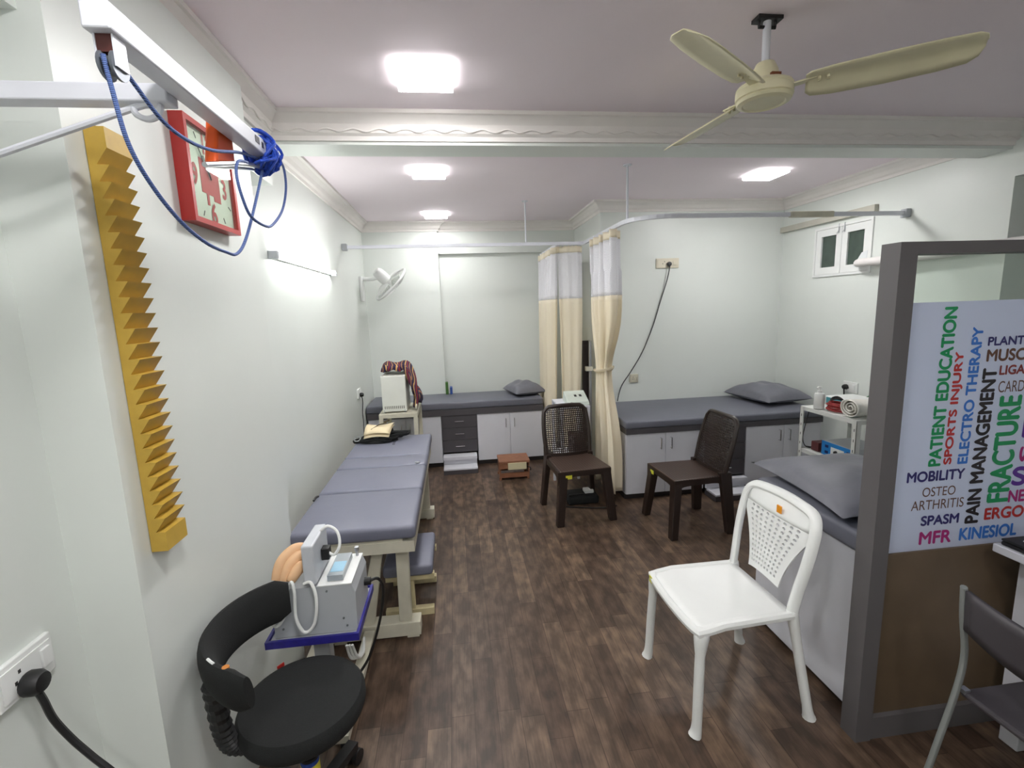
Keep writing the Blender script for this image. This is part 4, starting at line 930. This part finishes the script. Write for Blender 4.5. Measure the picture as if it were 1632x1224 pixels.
# ------------------------------------------------------------------ black stool with curved backrest
cx, cy = -.53, 1.38
t = thing('office_stool', 'black round stool with a curved half-ring backrest and caster base in the foreground', 'stool', (cx, cy, 0))
bm = NB(); lathe(bm, [(0, .40), (.165, .40), (.180, .41), (.187, .43), (.186, .455), (.176, .470), (.155, .476), (0, .478)], (cx, cy, 0), 56); obj('seat', bm, BLACK_FAB, t, sm=True)
rows = []
for k in range(31):
    a = math.radians(112 + 146 * k / 30); e = V(math.cos(a), math.sin(a), 0); end = min(k, 30 - k); sh = min(1, .72 + end * .14); row = []
    for q in [j * 2 * PI / 18 for j in range(18)]:
        rr = .222 + .024 * math.cos(q) * sh; zz = .682 + .070 * math.sin(q) * sh + .012 * math.cos(q) * 0
        row.append(V(cx, cy, 0) + e * (rr + .15 * (zz - .685)) + V(0, 0, zz))
    rows.append(row)
bm = NB(); vs = grid(bm, rows, wrap=True); bm.faces.new(vs[0][::-1]); bm.faces.new(vs[-1]); br_ = obj('backrest', bm, BLACK_FAB, t, sm=True)
a = math.radians(243); e = V(math.cos(a), math.sin(a), 0)
bm = NB(); lathe(bm, [(.009, -.006), (.009, .003), (0, .003)], V(cx, cy, .748) + e * .226, 14); obj('round_tag', bm, mat('amber_tag', (190, 120, 50), .5), br_)
bm = NB(); tube(bm, smooth([V(cx, cy, .751) + .232 * V(math.cos(q), math.sin(q), 0) for q in (3.93, 4.0, 4.07)], 4), .004, 6); obj('white_tag', bm, WHITE_PL, br_)
bm = NB(); a = math.radians(213); e = V(math.cos(a), math.sin(a), 0); s = V(-e.y, e.x, 0)
P = smooth([V(cx, cy, .40) + e * .15, V(cx, cy, .43) + e * .196, V(cx, cy, .50) + e * .214, V(cx, cy, .645) + e * .222], 10)
rr = []
for i in range(len(P)): rr.append(.021 + (.004 if i % 2 else 0))
tube(bm, P, rr, 14, flat=1.3); obj('support_bellows', bm, BLACK_PL, t)
bm = NB(); box(bm, -.012, .012, -.002, .002, 0, .012); bm.transform(Matrix.Translation((cx - .115, cy + .147, .462)) @ Matrix.Rotation(.9, 4, 'Z')); obj('red_tab', bm, RED_PL, t)
bm = NB(); lathe(bm, [(.028, .10), (.028, .26), (.022, .262), (.022, .395), (.06, .395), (.06, .40)], (cx, cy, 0), 20); obj('gas_column', bm, BLACK_PL, t, sm=True)
bm = NB(); lathe(bm, [(.0285, .13), (.0285, .25)], (cx, cy, 0), 20); gb = obj('column_label', bm, mat('blue_yellow_label', (40, 70, 150), .5), t)
bm = NB(); lathe(bm, [(.029, .20), (.029, .235)], (cx, cy, 0), 20); obj('label_band', bm, mat('yellow_band', (216, 206, 60), .5), gb)
for k in range(5):
    a = math.radians(72 * k + 68); e = V(math.cos(a), math.sin(a), 0); c = V(cx, cy, 0)
    bm = NB(); bar(bm, c + e * .02 + V(0, 0, .10), c + e * .215 + V(0, 0, .075), .04, .03); l = obj('base_arm', bm, BLACK_PL, t)
    bm = NB(); s = V(-e.y, e.x, 0)
    for sg in (-1, 1): lathe(bm, [(.027, -.008), (.027, .008)], c + e * .215 + V(0, 0, .0275) + s * (.014 * sg), 18, s)
    tube(bm, [c + e * .215 + V(0, 0, .03), c + e * .215 + V(0, 0, .075)], .008, 8); obj('caster', bm, BLACK_PL, l, sm=True)

# ------------------------------------------------------------------ things on the left wall
t = thing('finger_ladder', 'mustard-yellow wooden finger ladder with saw-tooth rungs on the left column', 'exercise ladder', (XCOL, 1.28, 1.56))
X0, X1, zt, zb = XCOL + .002, XCOL + .045, 2.072, 1.055
poly = [(X0, zb), (X0, zt), (X1, zt), (X1, zt - .045)]; n = 25; z = zt - .045; step = (zt - .045 - zb - .05) / n
for k in range(n):
    poly += [(X1 - .026, z - step * .96), (X1, z - step * .96 - .0008)] if k < n - 1 else [(X1 - .026, z - step * .96), (X1 - .004, z - step * .96 - .0008)]
    z -= step
poly += [(X1 - .004, zb)]
bm = NB(); prism(bm, poly, 'Y', 1.235, 1.325); lad = obj('ladder_board', bm, YELLOW, t)
bm = NB(); box(bm, XCOL, XCOL + .02, 1.235, 1.25, zt, zt + .008); obj('mounting_screw', bm, BLACK_PL, t)

CYa, CYb, CZa, CZb = 1.595, 1.905, 1.935, 2.243
t = thing('wall_clock', 'square red-framed wall clock with large red numerals', 'clock', (XCOL, 1.75, 2.09))
xa, xf = XCOL + .001, XCOL + .042
bm = NB(); w = .016
for a in ring4(CYa, CYb, CZa, CZb, w): box(bm, xa, xf, *a)
obj('frame', bm, RED_PL, t)
dial = obj('dial', B(xa, xa + .026, CYa + w, CYb - w, CZa + w, CZb - w), mat('clock_dial_white', (226, 228, 216), .35, noise=.01), t)
yc, zc, xd = (CYa + CYb) / 2, (CZa + CZb) / 2, xa + .0265
RNUM = mat('numeral_red', (196, 64, 70), .5)
def dl(bm, y0, y1, z0, z1): box(bm, xd - .0005, xd + .0005, yc + y0, yc + y1, zc + z0, zc + z1)
bm = NB(); dl(bm, -.062, .012, -.05, .055); dl(bm, .012, .058, -.065, .03); dl(bm, -.01, .03, .055, .08); dl(bm, -.035, -.02, -.085, -.05); obj('centre_print', bm, RNUM, dial)
def clock_digit(txt, y, z, h):
    cu = bpy.data.curves.new('n', 'FONT'); cu.body = txt; cu.size = 1
    o = bpy.data.objects.new('tmp', cu); COL.objects.link(o); dg = bpy.context.evaluated_depsgraph_get(); me = bpy.data.meshes.new_from_object(o.evaluated_get(dg)); bpy.data.objects.remove(o)
    xs = [v.co.x for v in me.vertices]; zs = [v.co.y for v in me.vertices]; sc = h / (max(zs) - min(zs)); mx, mz = (max(xs) + min(xs)) / 2, (max(zs) + min(zs)) / 2
    for v in me.vertices: v.co = (xd + .0008 - t.location.x, yc + y + (v.co.x - mx) * sc * .8 - t.location.y, zc + z + (v.co.y - mz) * sc - t.location.z)
    b = bmesh.new(); b.from_mesh(me)
    for k, (dy, dz) in enumerate(((.0025, 0), (-.0025, 0), (0, .0025), (0, -.0025))):
        b2 = me.copy(); b2.transform(Matrix.Translation((.00012 * (k + 1), dy, dz))); b.from_mesh(b2)
    b.to_mesh(me); b.free()
    me.materials.clear(); me.materials.append(RNUM); o = bpy.data.objects.new('numeral', me); COL.objects.link(o); o.parent = dial
clock_digit('12', .0, .105, .062); clock_digit('3', .09, -.01, .062); clock_digit('6', .0, -.108, .066); clock_digit('9', -.098, -.005, .062)
bm = NB()
for hh in (1, 2, 4, 5, 7, 8, 10, 11):
    a = PI / 2 - hh * PI / 6; c, s = math.cos(a), math.sin(a); k = .125 / max(abs(c), abs(s)); bar(bm, (xd + .0005, yc + c * k, zc + s * k), (xd + .0005, yc + c * k * .87, zc + s * k * .87), .003, .001, (1, 0, 0))
obj('hour_mark', bm, BLACK_PL, dial)
for q, L, wd in ((math.radians(128), .11, .006), (math.radians(122), .075, .008)):
    bm = NB(); bar(bm, (xd + .004, yc, zc), (xd + .004, yc + L * math.cos(q), zc + L * math.sin(q)), wd, .001, (1, 0, 0)); obj('hand', bm, BLACK_PL, dial)
obj('cover_glass', B(xf - .006, xf - .004, CYa + w, CYb - w, CZa + w, CZb - w), GLASS, t)

# overhead pulley arm with rope
AX, AZ = -.50, 2.087
t = thing('overhead_pulley', 'white steel overhead pulley arm reaching out from the left wall', 'pulley arm', (AX, 1.06, AZ))
obj('long_arm', B(AX - .02, AX + .02, .835, 1.47, AZ - .02, AZ + .02, bev=.003), WHITE_METAL, t)
obj('wall_bar', B(XL, AX - .02, 1.045, 1.085, AZ - .036, AZ - .004, bev=.003), WHITE_METAL, t)
bm = NB(); tube(bm, smooth([(XL, 1.065, 1.925), (-.835, 1.06, 1.96), (-.60, 1.06, 2.04), (-.565, 1.06, 2.05), (-.552, 1.06, 2.06)], 5), .0065, 8); tube(bm, smooth([(-.59, 1.06, 2.045), (-.583, 1.055, 2.03), (-.565, 1.055, 2.022), (-.547, 1.058, 2.03), (-.54, 1.06, 2.05)], 5), .006, 8); obj('brace_rod', bm, WHITE_METAL, t, sm=True)
bm = NB(); box(bm, AX - .0115, AX + .0115, .85, .875, AZ - .045, AZ - .02)
pl_ = obj('pulley_block', bm, mat('dark_red_brown', (84, 40, 36), .5), t)
bm = NB(); lathe(bm, [(.021, -.011), (.021, -.007), (.014, -.004), (.014, .004), (.021, .007), (.021, .011)], (AX, .862, AZ - .06), 20, (1, 0, 0)); obj('pulley_wheel', bm, mat('grey_pulley', (110, 116, 124), .35, metal=.5), pl_, sm=True)
for q in (AX - .014, AX + .0115): obj('pulley_plate', B(q, q + .0025, .848, .877, AZ - .065, AZ - .0205), WHITE_METAL, pl_)
bm = NB(); box(bm, AX + .0202, AX + .0212, 1.36, 1.385, AZ - .004, AZ + .012); box(bm, AX + .0202, AX + .0212, 1.40, 1.412, AZ - .006, AZ + .008); obj('paint_chip', bm, BLACK_PL, t)
t = thing('exercise_grip', 'orange plastic grip on a grey metal rod hanging under the pulley arm', 'handle', (-.52, 1.3, 2.0))
bm = NB(); tube(bm, [(AX - .015, 1.15, 1.967), (AX - .015, 1.30, 2.012), (AX - .0, 1.475, 2.054)], .006, 8); tube(bm, [(AX - .036, 1.22, 1.985), (AX - .02, 1.475, 2.046)], .005, 8); obj('rod', bm, STEEL, t, sm=True)
bm = NB(); hexa(bm, [(AX - .05, 1.225, 1.992), (AX - .022, 1.225, 1.994), (AX - .022, 1.33, 2.02), (AX - .05, 1.33, 2.02)], [(AX - .052, 1.262, 2.10), (AX - .024, 1.262, 2.10), (AX - .024, 1.335, 2.10), (AX - .052, 1.335, 2.10)], .006); obj('grip', bm, ORANGE, t, label='orange grip')
t = thing('pulley_rope', 'blue rope hanging in loops from the pulley arm with a knotted coil at its end', 'rope', (AX, 1.3, 2.0))
r1 = [(AX, .842, 2.035), (AX, .851, 1.992), (AX, .872, 1.918), (AX, .923, 1.864), (AX, .998, 1.82), (AX, 1.083, 1.794), (AX, 1.164, 1.786), (AX, 1.221, 1.789), (AX, 1.282, 1.832), (AX, 1.373, 1.941), (AX, 1.443, 2.035)]
r2 = [(AX, .882, 2.04), (AX, .913, 2.022), (AX, .982, 1.992), (AX, 1.063, 1.986), (AX, 1.165, 2.0), (AX - .005, 1.316, 2.042), (AX, 1.43, 2.06)]
r3 = [(AX + .015, 1.52, 2.10), (AX + .01, 1.592, 2.085), (AX + .005, 1.612, 2.029), (AX, 1.573, 1.957), (AX, 1.479, 1.899), (AX + .012, 1.384, 1.879), (AX + .012, 1.297, 1.887), (AX + .012, 1.258, 1.923), (AX + .01, 1.245, 1.969), (AX + .01, 1.262, 2.005), (AX + .01, 1.32, 2.02)]
for r in (r1, r2, r3):
    bm = NB(); tube(bm, smooth(r, 8), .0036, 8); obj('rope_strand', bm, BLUE_ROPE, t, sm=True)
bm = NB(); rnd = random.Random(11)
for k in range(16):
    c = V(AX + rnd.uniform(-.006, .006), 1.455 + rnd.uniform(-.03, .05), AZ - .004 + rnd.uniform(-.014, .014)); ry, rz = rnd.uniform(.026, .038), rnd.uniform(.03, .046); tx = rnd.uniform(-.6, .6); ph = rnd.uniform(0, 6)
    tube(bm, [c + V(ry * math.cos(q), rz * math.sin(q) * tx + .012 * math.sin(3 * q + ph), rz * math.sin(q) + .006 * math.cos(2 * q + ph)) for q in [j * 2 * PI / 20 for j in range(20)]], .0045, 6, closed=True)
obj('rope_coil', bm, BLUE_ROPE2, t, sm=True)

# ------------------------------------------------------------------ sockets, plugs and cables
def socket(label, p, n, s, w, h, plug=None, mt=None, group='wall sockets'):
    """plate of width w and height h at p on a wall with outward normal n; s: direction along the wall"""
    n, s, p = Vector(n), Vector(s), Vector(p); z = V(0, 0, 1)
    t = thing('wall_socket', label, 'socket', p, group)
    def bx(bm, a0, a1, z0, z1, d0, d1, bev=.0):
        c = [(a, d, q) for a in (a0, a1) for d in (d0, d1) for q in (z0, z1)]
        P = [p + s * a + n * d + z * q for a, d, q in c]
        hexa(bm, [P[0], P[4], P[6], P[2]], [P[1], P[5], P[7], P[3]], bev)
    bm = NB(); bx(bm, -w / 2, w / 2, -h / 2, h / 2, 0, .012, .003); obj('plate', bm, mt or WHITE_PL, t)
    bm = NB(); bx(bm, -w * .44, w * .44, -h * .36, h * .36, .0122, .015); obj('inner_plate', bm, mt or WHITE_PL, t)
    bm = NB(); bx(bm, w * .22, w * .38, -h * .2, h * .25, .0152, .021, .001); obj('rocker_switch', bm, mt or WHITE_PL, t)
    bm = NB()
    for a, q in ((-.14, .16), (-.22, -.06), (-.06, -.06)): bx(bm, w * a - .003, w * a + .003, h * q - .004, h * q + .004, .015, .0155)
    obj('holes', bm, mat('socket_hole', (40, 40, 40), .6), t)
    return t
def plug(label, p, n, path, r=.0045, sz=.022, m=None):
    n, p = Vector(n), Vector(p); t = thing('power_plug', label, 'plug', p, 'plugs with cords')
    bm = NB(); lathe(bm, [(sz * .9, 0), (sz, .004), (sz, .02), (sz * .75, .032), (0, .036)], p, 18, n); obj('plug_body', bm, m or BLACK_PL, t, sm=True)
    bm = NB(); tube(bm, smooth(path, 7), r, 8); obj('cord', bm, m or BLACK_PL, t, sm=True)
socket('white socket plate low on the near left wall', (XL, 1.018, .915), (1, 0, 0), (0, 1, 0), .135, .09)
plug('large black plug and thick black cord in the near left wall socket', (XL + .016, 1.008, .893), (1, 0, 0), [(XL + .03, 1.008, .88), (XL + .04, 1.008, .85), (XL + .05, 1.01, .80), (XL + .07, 1.018, .74), (XL + .10, 1.02, .69), (XL + .16, 1.02, .60), (XL + .17, 1.03, .48)], .007, .026)
socket('white socket by the left wall corner near the trolley with the shawl', (XL, 4.63, .885), (1, 0, 0), (0, 1, 0), .14, .09)
plug('small black plug and cord in the far left wall socket', (XL + .016, 4.62, .87), (1, 0, 0), [(XL + .03, 4.62, .855), (XL + .035, 4.62, .80), (XL + .03, 4.60, .70), (XL + .04, 4.55, .60), (XL + .06, 4.4, .45), (XL + .08, 4.2, .30)], .004, .02)
socket('cream switch board high on the right-hand back wall', (2.072, YB2, 2.022), (0, -1, 0), (1, 0, 0), .23, .092, mt=CREAM_PL)
plug('black plug with a long grey cord dangling from the high cream switch board', (2.082, YB2 - .016, 2.012), (0, -1, 0), [(2.082, YB2 - .04, 1.99), (2.06, YB2 - .03, 1.86), (2.0, YB2 - .015, 1.65), (1.93, YB2 - .012, 1.42), (1.83, YB2 - .012, 1.18), (1.72, YB2 - .015, 1.0), (1.62, YB2 - .02, .86), (1.58, YB2 - .03, .76), (1.56, YB2 - .05, .70)], .0055, .022, mat('dark_grey_cord', (66, 68, 68), .5))
socket('small cream socket low on the right-hand back wall above the bed', (1.745, YB2, .912), (0, -1, 0), (1, 0, 0), .088, .085, mt=mat('greyed_cream_plastic', (196, 192, 174), .4))
socket('white socket on the right wall above the slotted trolley', (XR, 3.55, .893), (-1, 0, 0), (0, -1, 0), .145, .092)
plug('black plug in the right wall socket above the slotted trolley', (XR - .016, 3.58, .895), (-1, 0, 0), [(XR - .04, 3.58, .88), (XR - .04, 3.575, .84), (XR - .05, 3.56, .79), (XR - .05, 3.5, .6)], .0055, .022)
bm = NB(); tube(bm, smooth([(-.80, 2.53, .655), (-.795, 2.56, .662), (-.792, 2.59, .655)], 4), .006, 6); tag(obj('strap_clip', bm, BLACK_PL, sm=True), 'small black clip at the wall-side edge of the couch', 'clip')

# pipe from the window along the right wall
t = thing('wrapped_pipe', 'white wrapped pipe coming out of the window corner along the right wall', 'pipe', (3.2, 3.0, 1.9))
bm = NB(); P = smooth([(3.262, 3.56, 1.905), (3.22, 3.53, 1.905), (3.195, 3.45, 1.905), (3.195, 3.2, 1.90), (3.20, 2.8, 1.905), (3.20, 2.56, 1.915), (3.24, 2.40, 1.92), (3.24, 2.0, 1.93)], 6); tube(bm, P, [.02 + .012 * min(1, i / 10) + .002 * math.sin(i * 1.7) for i in range(len(P))], 12); obj('sleeve', bm, mat('off_white_wrap', (226, 222, 220), .7, noise=.05), t, sm=True)
bm = NB(); hexa(bm, [(3.262, 3.50, 1.88), (3.268, 3.50, 1.88), (3.268, 3.625, 1.88), (3.262, 3.625, 1.88)], [(3.262, 3.49, 2.00), (3.268, 3.49, 2.00), (3.268, 3.545, 1.99), (3.262, 3.545, 1.99)]); obj('patch', bm, mat('white_patch', (226, 230, 232), .6), t)
